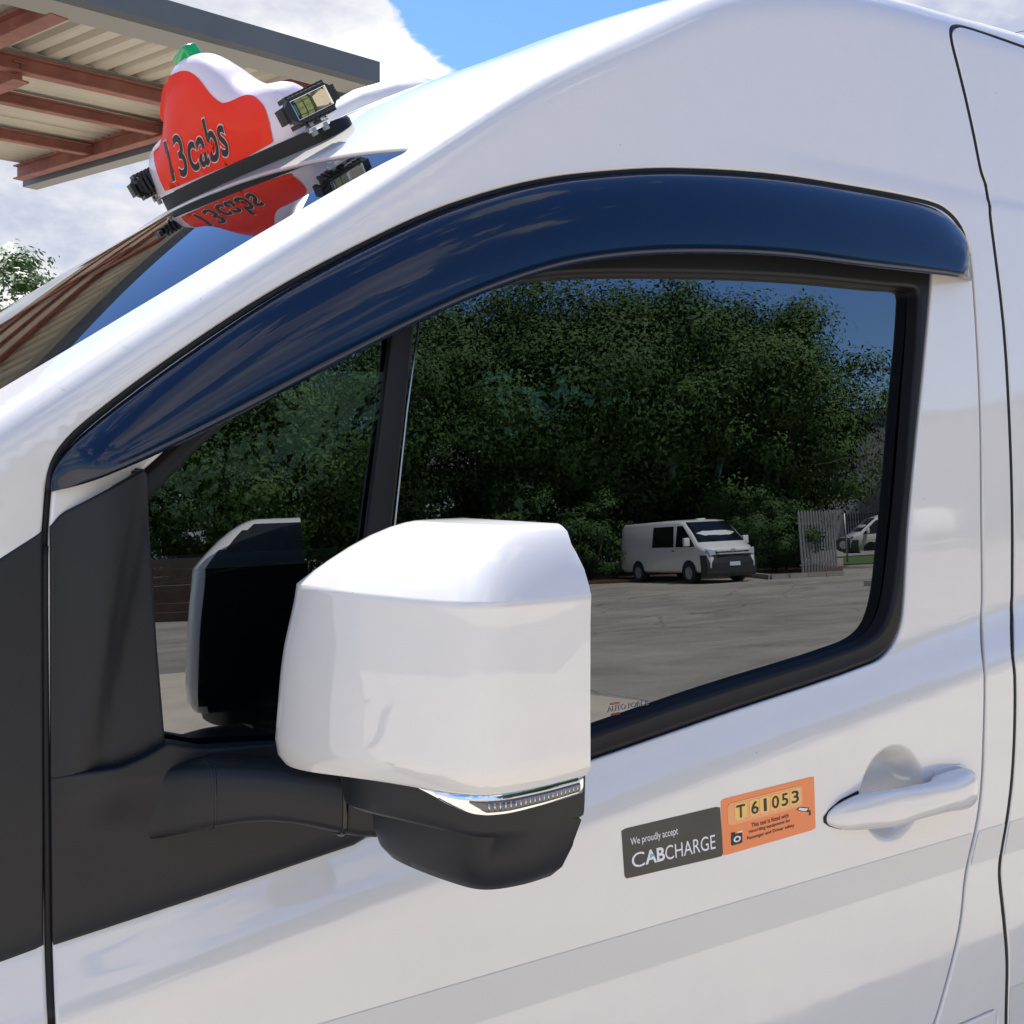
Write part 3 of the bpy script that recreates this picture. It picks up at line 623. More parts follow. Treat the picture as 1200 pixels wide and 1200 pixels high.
panel('handle_seat', L, [], F, [], 'rubber', door_o, roll=.0004, depth=.001, off=.0012, step=.004)
L = handle_pad(.74, 1, .0035); L[:, 0] += .002
panel('handle_seat', L, [], F, [], 'white_paint', door_o, roll=.0012, depth=.001, off=.0022, step=.004)

# ---- grey stripe decals
def band(z0, z1, xs0, xs1):
    return np.array([(xs0(z0), z0), (xs1(z0), z0), (xs1((z0+z1)/2), (z0+z1)/2), (xs1(z1), z1), (xs0(z1), z1), (xs0((z0+z1)/2), (z0+z1)/2)])
def edge(loop, z, side):
    L = np.vstack([loop, loop[:1]]); xs = []
    for i in range(len(L)-1):
        (xa, za), (xb, zb) = L[i], L[i+1]
        if (za-z)*(zb-z) <= 0 and abs(za-zb) > 1e-9: xs.append(xa+(xb-xa)*(z-za)/(zb-za))
    return max(xs) if side == 'r' else min(xs)
for (z0, z1) in ((.992, 1.040), (.70, .782)):
    if z0 > .9: panel('grey_stripe', band(z0, z1, lambda z: edge(door, z, 'l')+.004, lambda z: edge(door, z, 'r')-.0038), [], F, [(.1, 1.5, z0, z1, .02)], 'grey_stripe', door_o, roll=0, depth=0, off=.0006, step=.006)
    if z0 > .9: panel('grey_stripe', band(z0, z1, lambda z: edge(door, z, 'r')+.0095, lambda z: edge(slide_c, z, 'l')-.0065), [], F, [], 'grey_stripe', van, roll=0, depth=0, off=.0006, step=.006)
    panel('grey_stripe', band(z0, z1, lambda z: edge(slide_c, z, 'l')+.0065, lambda z: 2.74), [], F, [(1.5, 2.75, z0, z1, .02)], 'grey_stripe', slid, roll=0, depth=0, off=.0006, step=.006)

# ---- lettering helper
def glyphs(s, size=1.0, bold=0, shear=0, res=5, sx=1.0, spacing=1.0):
    c = bpy.data.curves.new('t', 'FONT'); c.body = s; c.size = size; c.offset = bold; c.shear = shear; c.resolution_u = res; c.space_character = spacing
    o = bpy.data.objects.new('t', c); COL.objects.link(o); dg = bpy.context.evaluated_depsgraph_get(); me = bpy.data.meshes.new_from_object(o.evaluated_get(dg))
    v = np.array([tuple(p.co[:2]) for p in me.vertices]); f = [tuple(p.vertices) for p in me.polygons]
    bpy.data.objects.remove(o); bpy.data.curves.remove(c); bpy.data.meshes.remove(me)
    v[:, 0] *= sx; return v, f
def fit(vf, box, keep=False):
    """scale glyphs into the box (x0,y0,x1,y1)"""
    v, f = vf; lo, hi = v.min(0), v.max(0); s = np.array([(box[2]-box[0])/(hi[0]-lo[0]), (box[3]-box[1])/(hi[1]-lo[1])])
    return (v-lo)*s+np.array(box[:2]), f
def rrect(x0, y0, x1, y1, r, n=5):
    out_ = []
    for (cx, cy, a0) in ((x1-r, y1-r, 0), (x0+r, y1-r, 90), (x0+r, y0+r, 180), (x1-r, y0+r, 270)):
        out_ += [(cx+r*math.cos(R(a0+90*i/n)), cy+r*math.sin(R(a0+90*i/n))) for i in range(n+1)]
    return np.array(out_)
class Print:
    """flat print made of layers of thin shapes, mapped onto a surface"""
    def __init__(s, mapf): s.mapf = mapf; s.v = []; s.f = []; s.m = []; s.mats = []
    def layer(s, vf, mat, lift):
        v, f = vf; P = s.mapf(np.asarray(v, float), lift); k = len(s.v); s.v += [tuple(p) for p in P]; s.f += [tuple(i+k for i in q) for q in f]
        if mat not in s.mats: s.mats.append(mat)
        s.m += [s.mats.index(mat)]*len(f)
    def poly(s, L, mat, lift): s.layer((L, [tuple(range(len(L)))]), mat, lift)
    def slab(s, L, mat, lift):
        L = resample(L, .06); n = len(L); g = np.array([(x, y) for x in np.arange(.05, 1, .1) for y in np.arange(.05, 1, .1)]); g = g[inpoly(g, L)]; g = g[pdist(g, L) > .03] if len(g) else g.reshape(0, 2)
        vo, _, fo, _, _, _ = delaunay_2d_cdt([Vector(p) for p in np.vstack([L, g])], [(i, (i+1) % n) for i in range(n)], [], 0, 1e-7); vo = np.array([tuple(p) for p in vo]); fo = np.array([tuple(q) for q in fo]); fo = fo[inpoly(vo[fo].mean(1), L)]
        s.layer((vo, [tuple(q) for q in fo]), mat, lift)
        P0 = s.mapf(np.asarray(L, float), .0001); P1 = s.mapf(np.asarray(L, float), lift); k = len(s.v); s.v += [tuple(p) for p in P0]+[tuple(p) for p in P1]
        fs = [(k+i, k+(i+1) % n, k+n+(i+1) % n, k+n+i) for i in range(n)]; s.f += fs; s.m += [s.mats.index(mat)]*len(fs)
    def build(s, name, parent): 
        o = mk(name, s.v, s.f, s.mats, parent, smooth=False, midx=s.m)
        import bmesh
        bm = bmesh.new(); bm.from_mesh(o.data); bmesh.ops.triangulate(bm, faces=[q for q in bm.faces if len(q.verts) > 4]); bm.to_mesh(o.data); bm.free()
        return o
def quadmap(corners, Fn, tr=None, sg=1):
    """unit square (0..1) -> surface; corners bl, br, tr, tl in pixels of the photograph, traced to the surface"""
    c = T(corners) if tr is None else np.array([tr(*q) for q in corners])
    def m(v, lift):
        x, y = v[:, :1], v[:, 1:2]; ab = c[0]*(1-x)*(1-y)+c[1]*x*(1-y)+c[2]*x*y+c[3]*(1-x)*y
        P = Fn(ab[:, 0], ab[:, 1]); n = fnormal(Fn, ab[:, 0], ab[:, 1])*sg; return P+n*lift
    return m
# CABCHARGE sticker
p = Print(quadmap([(732, 1030), (847, 1003), (843.5, 944.5), (728, 972)], F))
p.slab(rrect(0, 0, 1, 1, .03), 'sticker_grey', .0006)
p.layer(fit(glyphs('We proudly accept', bold=.004), (.075, .60, .545, .79)), 'print_white', .0010)
p.layer(fit(glyphs('C', bold=.0), (.075, .18, .20, .475)), 'print_white', .0010)
p.layer(fit(glyphs('AB', bold=.028), (.205, .19, .40, .47)), 'print_white', .0010)
p.layer(fit(glyphs('CHARGE', bold=.0), (.405, .185, .925, .47)), 'print_white', .0010)
p.poly(np.array([(.245, .30), (.30, .335), (.262, .40)]), 'print_cyan', .0013)
o = p.build('payment_sticker', door_o); o['label'] = 'dark grey sticker with white lettering'
# orange taxi number sticker
p = Print(quadmap([(847, 1003), (955.5, 971.5), (953.5, 909.5), (844.5, 937)], F))
p.slab(rrect(0, 0, 1, 1, .01), 'sticker_orange', .0006)
p.slab(rrect(.06, .50, .86, .90, .04), 'sticker_orange_pocket', .0012)
for k, (a, b) in enumerate(((.13, .255), (.285, .385), (.39, .50), (.505, .60), (.605, .71), (.715, .835))): p.slab(rrect(a, .56, b, .87, .02), 'plate_yellow', .0016)
for ch, (a, b) in zip('T61053', ((.145, .235), (.30, .375), (.432, .462), (.52, .595), (.625, .695), (.735, .815))): p.layer(fit(glyphs(ch, bold=.012), (a, .60, b, .83)), 'print_black', .0021)
for s_, y in (('This taxi is fitted with', .40), ('recording equipment for', .29), ('Passenger and Driver safety', .18)):
    x0_ = {0: .30, 1: .27, 2: .25}[int(round((.40-y)/.11))]; x1_ = .70 if y > .35 else (.72 if y > .2 else .76)
    p.layer(fit(glyphs(s_, bold=.012), (x0_, y-.035, x1_, y+.045)), 'print_black', .0010)
p.poly(rrect(.085, .14, .20, .33, .02), 'print_black', .0010); p.poly(rrect(.085, .33, .13, .37, .01), 'print_black', .0010); p.poly(rrect(.15, .335, .205, .365, .01), 'print_white', .0012)
p.poly(np.array([(.145+.038*math.cos(a), .235+.055*math.sin(a)) for a in np.linspace(0, 6.28, 20, endpoint=False)]), 'print_white', .0014)
p.poly(np.array([(.145+.020*math.cos(a), .235+.030*math.sin(a)) for a in np.linspace(0, 6.28, 16, endpoint=False)]), 'print_black', .0017)
p.poly(np.array([(.79, .46), (.815, .505), (.93, .44), (.92, .385), (.86, .39)]), 'print_black', .0010); p.poly(np.array([(.805, .462), (.820, .488), (.915, .435), (.905, .398), (.862, .405)]), 'print_white', .0013)
p.poly(np.array([(.90, .395), (.945, .385), (.95, .30), (.925, .29), (.93, .36), (.90, .37)]), 'print_black', .0010)
o = p.build('number_sticker', door_o); o['label'] = 'orange sticker with yellow number plate T 61053'
# faint tint-maker's print on the lower corner of the glass
def gm(v, lift):
    yg = .050+.047*(1.32-1.3)
    bl, br, tr, tl = ray(711, 836, yg), ray(759, 827, yg), ray(759, 818, yg), ray(711, 827, yg); out_ = []
    for (x, y) in v:
        q = bl*(1-x)*(1-y)+br*x*(1-y)+tr*x*y+tl*(1-x)*y; out_.append((q.x, .050+.047*(q.z-1.3)-lift, q.z))
    return out_
p = Print(gm); p.layer(fit(glyphs('AUTO FORCE', bold=.01), (0, .15, 1, .85)), 'ghost_print', .0006)
for (y0_, y1_) in ((1.0, 1.25), (-.35, -.1)): p.poly(rrect(.08, y0_, .30, y1_, .05), 'ghost_red', .0006)
p.build('tint_print', door_o)

# ---- wheels, cabin
def wheel(x, y):
    s = 1 if y > 1 else -1
    w = bpy.data.objects.new('wheel', None); w.location = (x, y, .345); link(w, van)
    prof = [(.19, -.10), (.20, -.11), (.30, -.115), (.34, -.09), (.345, 0), (.34, .09), (.30, .115), (.20, .11), (.19, .10)]
    vv = [(x+r*math.cos(2*math.pi*i/36), y+o_, .345+r*math.sin(2*math.pi*i/36)) for i in range(36) for (r, o_) in prof]; K_ = len(prof)
    mk('tyre', vv, [(i*K_+k, i*K_+(k+1) % K_, ((i+1) % 36)*K_+(k+1) % K_, ((i+1) % 36)*K_+k) for i in range(36) for k in range(K_)], 'tyre', w)
    m = MB().tube((x, y-.04, .345), (x, y+.04, .345), .195, n=28).tube((x, y+s*.05, .345), (x, y+s*.09, .345), .07, n=16)
    for k in range(6): m.bar((x, y+s*.055, .345), (x+.18*math.cos(k*1.047), y+s*.055, .345+.18*math.sin(k*1.047)), .05, .03, up=Vector((0, 1, 0)))
    m.build('rim', 'steel', w, smooth=False)
for x in (-.38, 3.45):
    for y in (.13, 1.82): wheel(x, y)
def soft(name, lo, hi, mat, parent, bev=.04, M=None):
    o = MB().box(lo, hi, M=M).build(name, mat, parent, smooth=True); b = o.modifiers.new('b', 'BEVEL'); b.width = bev; b.segments = 4; return o
def seat(x, y, w=.5):
    s = bpy.data.objects.new('seat', None); s.location = (x, y, .7); link(s, van)
    soft('cushion', (x-.25, y-w/2, .80), (x+.25, y+w/2, .98), 'seat_cloth', s, .06)
    M = Matrix.Translation((x+.24, y, .95)) @ Matrix.Rotation(R(14), 4, 'Y')
    soft('backrest', (-.06, -w/2+.02, 0), (.07, w/2-.02, .62), 'seat_cloth', s, .055, M)
    soft('headrest', (-.05, -.13, .68), (.05, .13, .87), 'seat_cloth', s, .045, M)
    MB().tube(M @ Vector((0, -.06, .6)), M @ Vector((0, -.06, .7)), .008).build('headrest_post', 'steel', s); MB().tube(M @ Vector((0, .06, .6)), M @ Vector((0, .06, .7)), .008).build('headrest_post', 'steel', s)
for (x, y) in ((.85, .42), (.85, 1.50), (1.95, .45), (1.95, .98), (1.95, 1.5), (2.85, .45), (2.85, .98), (2.85, 1.5)): seat(x, y)
dash = MB(); L = [(-.38, 1.10), (-.10, 1.22), (.12, 1.23), (.22, 1.17), (.24, 1.0), (.16, .75), (-.2, .7)]
r0 = [(x, .14, z) for x, z in L]; r1 = [(x, 1.81, z) for x, z in L]; v, f = loft([r0, r1]); dash.add(v, f); do = dash.build('dashboard', 'dash_grey', van, smooth=False, bevel=.02)
v, f = sweep([Vector((.42+.10*math.sin(a)*.4, 1.46+.19*math.cos(a), 1.19+.18*math.sin(a))) for a in np.linspace(0, 6.283, 32, endpoint=False)], circ(.015, 8), closed=True, ups=[Vector((1, 0, 0))]*32); mk('steering_wheel', v, f, 'rubber', van)
MB().box((-1.1, .15, .55), (4.5, 1.8, .60)).build('cabin_floor', 'dark_cloth', van, smooth=False)
soft('door_ledge', (.45, 1.80, 1.31), (1.15, 1.86, 1.345), 'panel_white', van, .01)
soft('instrument_hood', (.05, 1.25, 1.20), (.26, 1.68, 1.29), 'dash_grey', van, .03)
# long white housing on the far side of the roof
pod = [(t, ) for t in (0, .15, .4, .7, .9, 1)]
rgs = []
for (x, w_, zt) in ((.78, .06, 2.29), (.85, .10, 2.355), (.92, .12, 2.405), (1.0, .13, 2.440), (1.07, .13, 2.458), (1.105, .125, 2.460), (1.125, .115, 2.445), (1.145, .10, 2.34)):
    rgs.append([(x, 1.22+w_*math.copysign(abs(math.cos(a))**.5, math.cos(a)), 2.27+(zt-2.27)*math.copysign(abs(math.sin(a))**.45, math.sin(a)) if math.sin(a) > 0 else 2.22) for a in np.linspace(0, 2*math.pi, 29)[:-1]])
v, f = loft(rgs); mk('roof_housing', v, f, 'white_paint', van, sharp=50)

# ================================================================== TAXI ROOF SIGN
ra_, rb_ = Vector(F(*trace(402, 161))), Vector(F(*trace(180, 251)))
S0 = ra_+Vector((-.012, 0, .022)); S1 = rb_+Vector((-.012, 0, .022)); SL = (S1-S0).length
SU = (S1-S0).normalized(); SW = Vector((-math.sin(R(30)), 0, math.cos(R(30)))); SW = (SW-SU*SW.dot(SU)).normalized(); SF = SW.cross(SU).normalized()
if SF.x > 0: SF = -SF
SO = S0-SF*.050
def SP(u, v, w): return SO+SU*u+SF*v+SW*w
sign = tag(empty('taxi_roof_sign', SP(SL/2, 0, -.05)), 'white humped taxi sign with red face and two black work lights on the van roof', 'taxi sign')
HU = [0, .012, .03, .06, .10, .14, .18, .22, .26, .30, .33]; HH = [.026, .050, .068, .078, .083, .089, .106, .133, .155, .165, .167]
UA, UB = SL*.20, SL*.985; UC = (UA+UB)/2; UH = (UB-UA)/2
def sh_h(u): t = np.abs(np.asarray(u, float)-UC); return herm(HU, HH, np.clip(UH-t, 0, UH)*(.33/UH))
def sh_d(u): t = np.clip((UH-np.abs(np.asarray(u, float)-UC))/.10, 0.0, 1); return .024+.030*np.sqrt(1-(1-t)**2)
NE = 2.7
SOa, SUa, SFa, SWa = (np.array(q) for q in (SO, SU, SF, SW))
def FS(a, b):   # front of the shell
    a = np.asarray(a, float); b = np.asarray(b, float); h = sh_h(a); v = sh_d(a)*np.maximum(1-(np.clip(b/h, 0, .999))**NE, 1e-4)**(1/NE)
    return SOa+a[..., None]*SUa+v[..., None]*SFa+b[..., None]*SWa
us = np.linspace(UA, UB, 60); rg = []
for u in us:
    h = float(sh_h(u)); d = float(sh_d(u)); rr = []
    for a in np.linspace(0, math.pi, 41): c, s_ = math.cos(a), math.sin(a); rr.append(SP(u, d*math.copysign(abs(c)**(2/NE), c), h*abs(s_)**(2/NE)))
    rg.append(rr)
v, f = loft(rg); mk('sign_shell', v, f, 'sign_white', sign, sharp=55)
bl = [[SP(SL/2+.022+(SL/2-.018)*math.copysign(abs(math.cos(a))**.8, math.cos(a))*k, .062*math.copysign(abs(math.sin(a))**.8, math.sin(a))*k, w) for a in np.linspace(0, 6.2831853, 49)[:-1]] for (k, w) in ((1.0, -.024), (1.0, -.004), (.985, .001), (.9, .002))]
v, f = loft(bl); mk('sign_base', v, f, 'rubber', sign, sharp=40)
for (u, v_) in ((.10, -.035), (.10, .035), (SL-.10, .035), (SL-.10, -.035)): MB().tube(SP(u, v_, -.024), SP(u, v_, -.09), .018, n=14).build('sign_foot', 'rubber', sign)
trS = Tracer(FS, UA, UB, .002, .166, 260, 160, sign=(1 if (fnormal(FS, np.array([UC]), np.array([.08]))[0]@SFa) > 0 else -1))
sgS = 1 if (fnormal(FS, np.array([UC]), np.array([.08]))[0]@SFa) > 0 else -1
FS2 = (lambda a, b: FS(a, b)) if sgS > 0 else FS
red_px = [(181, 178), (189.5, 166), (189.5, 140), (190, 112), (195, 97), (207, 85.5), (220, 83.5), (232, 91), (247, 110), (260, 120.5), (270, 119), (287.5, 112), (300, 114), (310, 125), (316, 142), (322, 169), (286, 186), (250, 201), (195, 226)]
rp_ = np.array([trS(*q) for q in red_px]); 
p = Print(lambda v, l: FS(v[:, 0], v[:, 1])+fnormal(FS, v[:, 0], v[:, 1])*sgS*l)
L = np.array(rp_); L[-1, 1] = L[-4, 1] = max(.006, min(L[-1, 1], L[-4, 1])); n = len(L); L = np.vstack([spline(L[:15], 5), L[15:]]); L = resample(L, .006); n = len(L)
g = np.array([(x, y) for x in np.arange(0, SL, .012) for y in np.arange(.004, .27, .012)]); g = g[inpoly(g, L)]; g = g[pdist(g, L) > .004]
vo, _, fo, _, _, _ = delaunay_2d_cdt([Vector(q) for q in np.vstack([L, g])], [(i, (i+1) % n) for i in range(n)], [], 0, 1e-7); vo = np.array([tuple(q) for q in vo]); fo = np.array([tuple(q) for q in fo]); fo = fo[inpoly(vo[fo].mean(1), L)]
p.layer((vo, [tuple(q) for q in fo]), 'red_vinyl', .0012); o = p.build('red_face', sign); o.data.polygons.foreach_set('use_smooth', [True]*len(o.data.polygons))
def textmap(v, l):
    c = np.array([(204, 213), (271, 181), (258, 127), (193, 166)], float); x, y = v[:, :1], v[:, 1:2]; q = c[0]*(1-x)*(1-y)+c[1]*x*(1-y)+c[2]*x*y+c[3]*(1-x)*y
    ab = np.array([trS(*w) for w in q]); return FS(ab[:, 0], ab[:, 1])+fnormal(FS, ab[:, 0], ab[:, 1])*sgS*l
p = Print(textmap)
tb = glyphs('13cabs', bold=.013, spacing=1.06); tw = glyphs('13cabs', bold=.034, spacing=1.06)
lo, hi = tb[0].min(0), tb[0].max(0)
p.layer(((tw[0]-lo)/(hi-lo), tw[1]), 'print_pink', .0020); p.layer(((tb[0]-lo)/(hi-lo), tb[1]), 'print_black', .0027)
ax0, ax1, ay = .50, .79, .345
p.poly(np.array([(ax0, ay-.05), (ax1-.09, ay-.05), (ax1-.09, ay+.05), (ax0, ay+.05)]), 'red_vinyl', .0034); p.poly(np.array([(ax1-.10, ay-.16), (ax1-.005, ay), (ax1-.10, ay+.16)]), 'red_vinyl', .0034)
p.build('sign_lettering', sign)
# green lens on top
gc = SP(UC+.010, -.006, .163)
o = MB().box((-.020, -.013, -.006), (.020, .013, .017), M=Matrix.Translation(gc) @ Matrix(((SU.x, SF.x, SW.x, 0), (SU.y, SF.y, SW.y, 0), (SU.z, SF.z, SW.z, 0), (0, 0, 0, 1))) @ Matrix.Rotation(R(14), 4, 'Y')).build('green_lens', 'green_lens', sign, bevel=.003)
def work_light(c, ax, ay, w=.098, h=.066):
    az = ax.cross(ay).normalized(); M = Matrix(((ax.x, ay.x, az.x, c.x), (ax.y, ay.y, az.y, c.y), (ax.z, ay.z, az.z, c.z), (0, 0, 0, 1)))
    t = bpy.data.objects.new('work_light', None); t.location = c; link(t, sign)
    m = MB(); oc = [(-w/2, -h/2+.010), (-w/2+.010, -h/2), (w/2-.010, -h/2), (w/2, -h/2+.010), (w/2, h/2-.010), (w/2-.010, h/2), (-w/2+.010, h/2), (-w/2, h/2-.010)]
    ic = [(x*.72, y*.70) for x, y in oc]; r = [[M @ Vector((x*k, y*k, z)) for x, y in oc] for (k, z) in ((.80, -.030), (.97, -.016), (1, -.012), (1, 0), (.97, .003))]+[[M @ Vector((x, y, z)) for x, y in ic] for z in (.003, -.006)]
    v, f = loft(r); mk('light_body', v, f, 'light_black', t, smooth=False)
    for i in range(9):
        x = -w/2+.010+(w-.02)*i/8
        for s in (1, -1): MB().box((x-.0018, s*h/2-.003, -.034), (x+.0018, s*h/2+.003, -.001), M=M).build('fin', 'light_black', t, smooth=False)
    for i in range(6):
        y = -h/2+.009+(h-.018)*i/5
        for s in (1, -1): MB().box((s*w/2-.003, y-.0016, -.032), (s*w/2+.0035, y+.0016, -.002), M=M).build('fin', 'light_black', t, smooth=False)
    for i in range(7):
        x = -w/2+.014+(w-.028)*i/6; MB().box((x-.0018, -h/2+.006, -.042), (x+.0018, h/2-.006, -.026), M=M).build('fin', 'light_black', t, smooth=False)
    # reflector tray: four sloped bright walls round a yellow led block
    a, b = w*.335, h*.325; q0 = [(-a, -b), (a, -b), (a, b), (-a, b)]; q1 = [(-a*.8, -b*.6), (a*.30, -b*.6), (a*.30, b*.6), (-a*.8, b*.6)]
    v = [M @ Vector((x, y, .0036)) for x, y in q0]+[M @ Vector((x, y, -.0050)) for x, y in q1]+[M @ Vector((x*1.09, y*1.11, .0042)) for x, y in q0]
    mk('reflector', v, [(0, 1, 5, 4), (1, 2, 6, 5), (2, 3, 7, 6), (3, 0, 4, 7), (4, 5, 6, 7), (8, 9, 1, 0), (9, 10, 2, 1), (10, 11, 3, 2), (11, 8, 0, 3)], ['chrome', 'reflector_warm'], t, smooth=False, midx=[0, 1, 0, 0, 0, 0, 0, 0, 0])
    for x in (-.52, -.10):
        for y in (-.28, .28): MB().box((a*x-.0045, b*y-.0040, -.0052), (a*x+.0045, b*y+.0040, -.0030), M=M).build('led', 'led_yellow', t, smooth=False)
    MB().box((-a*.62-.003, -b*.75, -.0051), (a*.12, b*.75, -.0044), M=M).build('led_board', 'print_black', t, smooth=False)
    mk('lens', [M @ Vector((x*1.08, y*1.08, .0040)) for x, y in q0], [(0, 1, 2, 3)], 'lens_clear', t, smooth=False)
    MB().box((-.012, -h/2-.020, -.020), (-.006, -h/2+.002, -.010), M=M).box((.006, -h/2-.020, -.020), (.012, -h/2+.002, -.010), M=M).tube(M @ Vector((-.016, -h/2-.009, -.015)), M @ Vector((.016, -h/2-.009, -.015)), .0055, n=8).build('bracket', 'steel', t, smooth=False)
    return M
yn = S0.y
pa, pb_, pc = ray(331, 121, yn-.004), ray(389, 93, yn-.012), ray(346, 153, yn-.002)
ax_ = (pb_-pa).normalized(); ay_ = (pa-pc); ay_ = (ay_-ax_*ay_.dot(ax_)).normalized(); ctr = ray(364.5, 121, yn-.005)
lw = (pb_-pa).length*.97; lh = (pa-pc).length*.97
M1 = work_light(ctr, ax_, ay_, lw, lh)
p = Print(lambda v, l: np.array([tuple(M1 @ Vector((x, y, .0034+l))) for x, y in v])); p.layer(fit(glyphs('YexLux', bold=.01), (.000, -.0262, .022, -.0222)), 'print_white', .0002); p.build('light_print', [o for o in COL.objects if o.name == 'work_light'][0])
work_light(ray(178, 213, S1.y+.01), -ax_, ay_, lw, lh)

# ================================================================== CANOPY beyond the van
def pz(px, py, z):
    t = (px-600)/FOC; w = FOC*(z-EYE)/(HOR-py); return Vector((w*(math.sin(PSI)+t*math.cos(PSI)), w*(math.cos(PSI)-t*math.sin(PSI))+CY, z))
ZC = 4.25
C1 = pz(430, 104, ZC); C2 = pz(40, 214, ZC); CB = (C2-C1).normalized(); LB = (C2-C1).length; CA = (pz(30, -4, ZC)-C1).normalized(); LA = 11
canopy = tag(empty('canopy', (C1.x-4, C1.y+2, 0)), 'open steel canopy with corrugated sheet roof on red beams, overhanging beyond the taxi sign', 'canopy')
def CP(p, q, z=0): return C1+CA*p+CB*q+Vector((0, 0, z))
def wave(p0, p1, q0, q1, z, along_q, pitch, amp, trap=False, name='roof_sheet'):
    if along_q: n = int((p1-p0)/pitch*(8 if not trap else 8)); us_ = np.linspace(p0, p1, n+1)
    else: n = int((q1-q0)/pitch*8); us_ = np.linspace(q0, q1, n+1)
    v = []; f = []
    for u in us_:
        ph = (u/pitch) % 1.0; dz = amp*math.cos(2*math.pi*ph) if not trap else amp*(2*min(1, max(0, 1.6-abs(ph-.5)*7))-1)
        a, b = (CP(u, q0, z+dz), CP(u, q1, z+dz)) if along_q else (CP(p0, u, z+dz), CP(p1, u, z+dz)); v += [a, b]
    f = [(2*i, 2*i+2, 2*i+3, 2*i+1) for i in range(n)]
    o = mk(name, v, f, 'sheet_under', canopy, smooth=not trap); m = o.modifiers.new('t', 'SOLIDIFY'); m.thickness = .003; return o
b1 = pz(30, 76, ZC); q1_ = 1.35
for k in range(8): wave(.12+k*1.16, .12+(k+1)*1.16-.01, .18, 1.45, .16, True, .165, .022, True)
for k in range(4): wave(.16, LA-.2, 1.28+k*.78, min(LB-.14, 1.28+(k+1)*.78+.03), .135+.006*(k % 2), False, .10, .013)
def beam(a, b, w, h, mat, name, z=0):
    a = a+Vector((0, 0, z)); b = b+Vector((0, 0, z)); d = (b-a).normalized(); m = MB(); m.bar(a, b, w, .012); m.bar(a+Vector((0, 0, h)), b+Vector((0, 0, h)), w, .012); m.bar(a+Vector((0, 0, h/2)), b+Vector((0, 0, h/2)), .010, h-.012)
    return m.build(name, mat, canopy, smooth=False)
beam(CP(.06, 1.32), CP(LA, 1.32), .09, .10, 'red_oxide', 'beam')
for q in (2.15, 3.15): beam(CP(.06, q, .02), CP(LA, q, .02), .075, .08, 'red_oxide', 'beam')
def pq(px, py):
    d = pz(px, py, ZC)-C1; det = CA.x*CB.y-CA.y*CB.x; return (d.x*CB.y-d.y*CB.x)/det, (CA.x*d.y-CA.y*d.x)/det
pr = pq(30, 82)[0]; 
pA_ = pq(62, 18)[0]
for k in range(3): beam(CP(pr+k*2.6, 1.30, -.06), CP(pr+k*2.6, LB-.05, -.06), .11, .12, 'red_oxide', 'rafter'); beam(CP(pA_+k*2.6, .10, -.02), CP(pA_+k*2.6, 1.34, -.02), .11, .12, 'red_oxide', 'rafter')
beam(CP(.16, .1, 0), CP(.16, LB-.02, 0), .09, .12, 'red_oxide', 'edge_beam')
def box_gutter(a, b, w, h, name, lip):
    m = MB(); d = (b-a).normalized(); s = d.cross(Vector((0, 0, 1))).normalized(); prof = [(-w/2, 0), (w/2*.75, 0), (w/2, .03), (w/2, h), (w/2-.012, h), (w/2-.012, .04), (w/2*.7, .012), (-w/2+.012, .012), (-w/2+.012, h*.8), (-w/2, h*.8)]
    v, f = sweep([a, b], prof); k = len(prof); m.add(v, f[:k]+f[k:], 0)
    return mk(name, v, f, ['fascia_grey', 'fascia_under'], canopy, smooth=False, midx=[1 if i in (0,) else 0 for i in range(len(f))])
box_gutter(CP(LA, .0, -.02), CP(-.02, .0, -.02), .27, .18, 'gutter', 0)
box_gutter(CP(-.02, .03, -.04), CP(-.02, LB+.1, -.04), .16, .20, 'gutter', 0)
for q in (.3, 3.4):
    for p_ in (7.0, 10.8): MB().bar(CP(p_, q, 0), Vector((CP(p_, q).x, CP(p_, q).y, 0)), .12, .12).build('post', 'red_oxide', canopy, smooth=False)

# ================================================================== GROUND AND WHAT STANDS ACROSS THE YARD
tag(mk('ground', [(-400, -400, 0), (400, -400, 0), (400, 400, 0), (-400, 400, 0)], [(0, 1, 2, 3)], 'asphalt', None, smooth=False), kind='structure')
def rp(px, w):
    """place across the yard whose reflection in the flat side window shows at this pixel column, w metres down the line of sight"""
    t = (px-600)/FOC; return Vector((w*(math.sin(PSI)+t*math.cos(PSI)), 1-w*(math.cos(PSI)-t*math.sin(PSI))+.0, 0))
def refl_dir(px, vx, vy):   # direction given right/away in the picture -> world
    t = (px-600)/FOC; fw = Vector((math.sin(PSI)+t*math.cos(PSI), math.cos(PSI)-t*math.sin(PSI), 0)).normalized(); rt = Vector((fw.y, -fw.x, 0)); d = rt*vx+fw*vy; return Vector((d.x, -d.y, 0)).normalized()
ap = [rp(250, 14.5), rp(560, 11.5), rp(690, 10.4), rp(800, 9.4), Vector((16, -7.5, 0)), Vector((16, 9, 0)), Vector((-14, 9, 0)), Vector((-14, -16, 0))]
bsdf('apron', (.62, .54, .425), .85, noise=(1.1, .28, 9, (.48, .415, .325)), bump=(160, .4, .004))
tag(mk('concrete_apron', [(q.x, q.y, .004) for q in ap], [tuple(range(len(ap)))], 'apron', None, smooth=False), kind='structure')
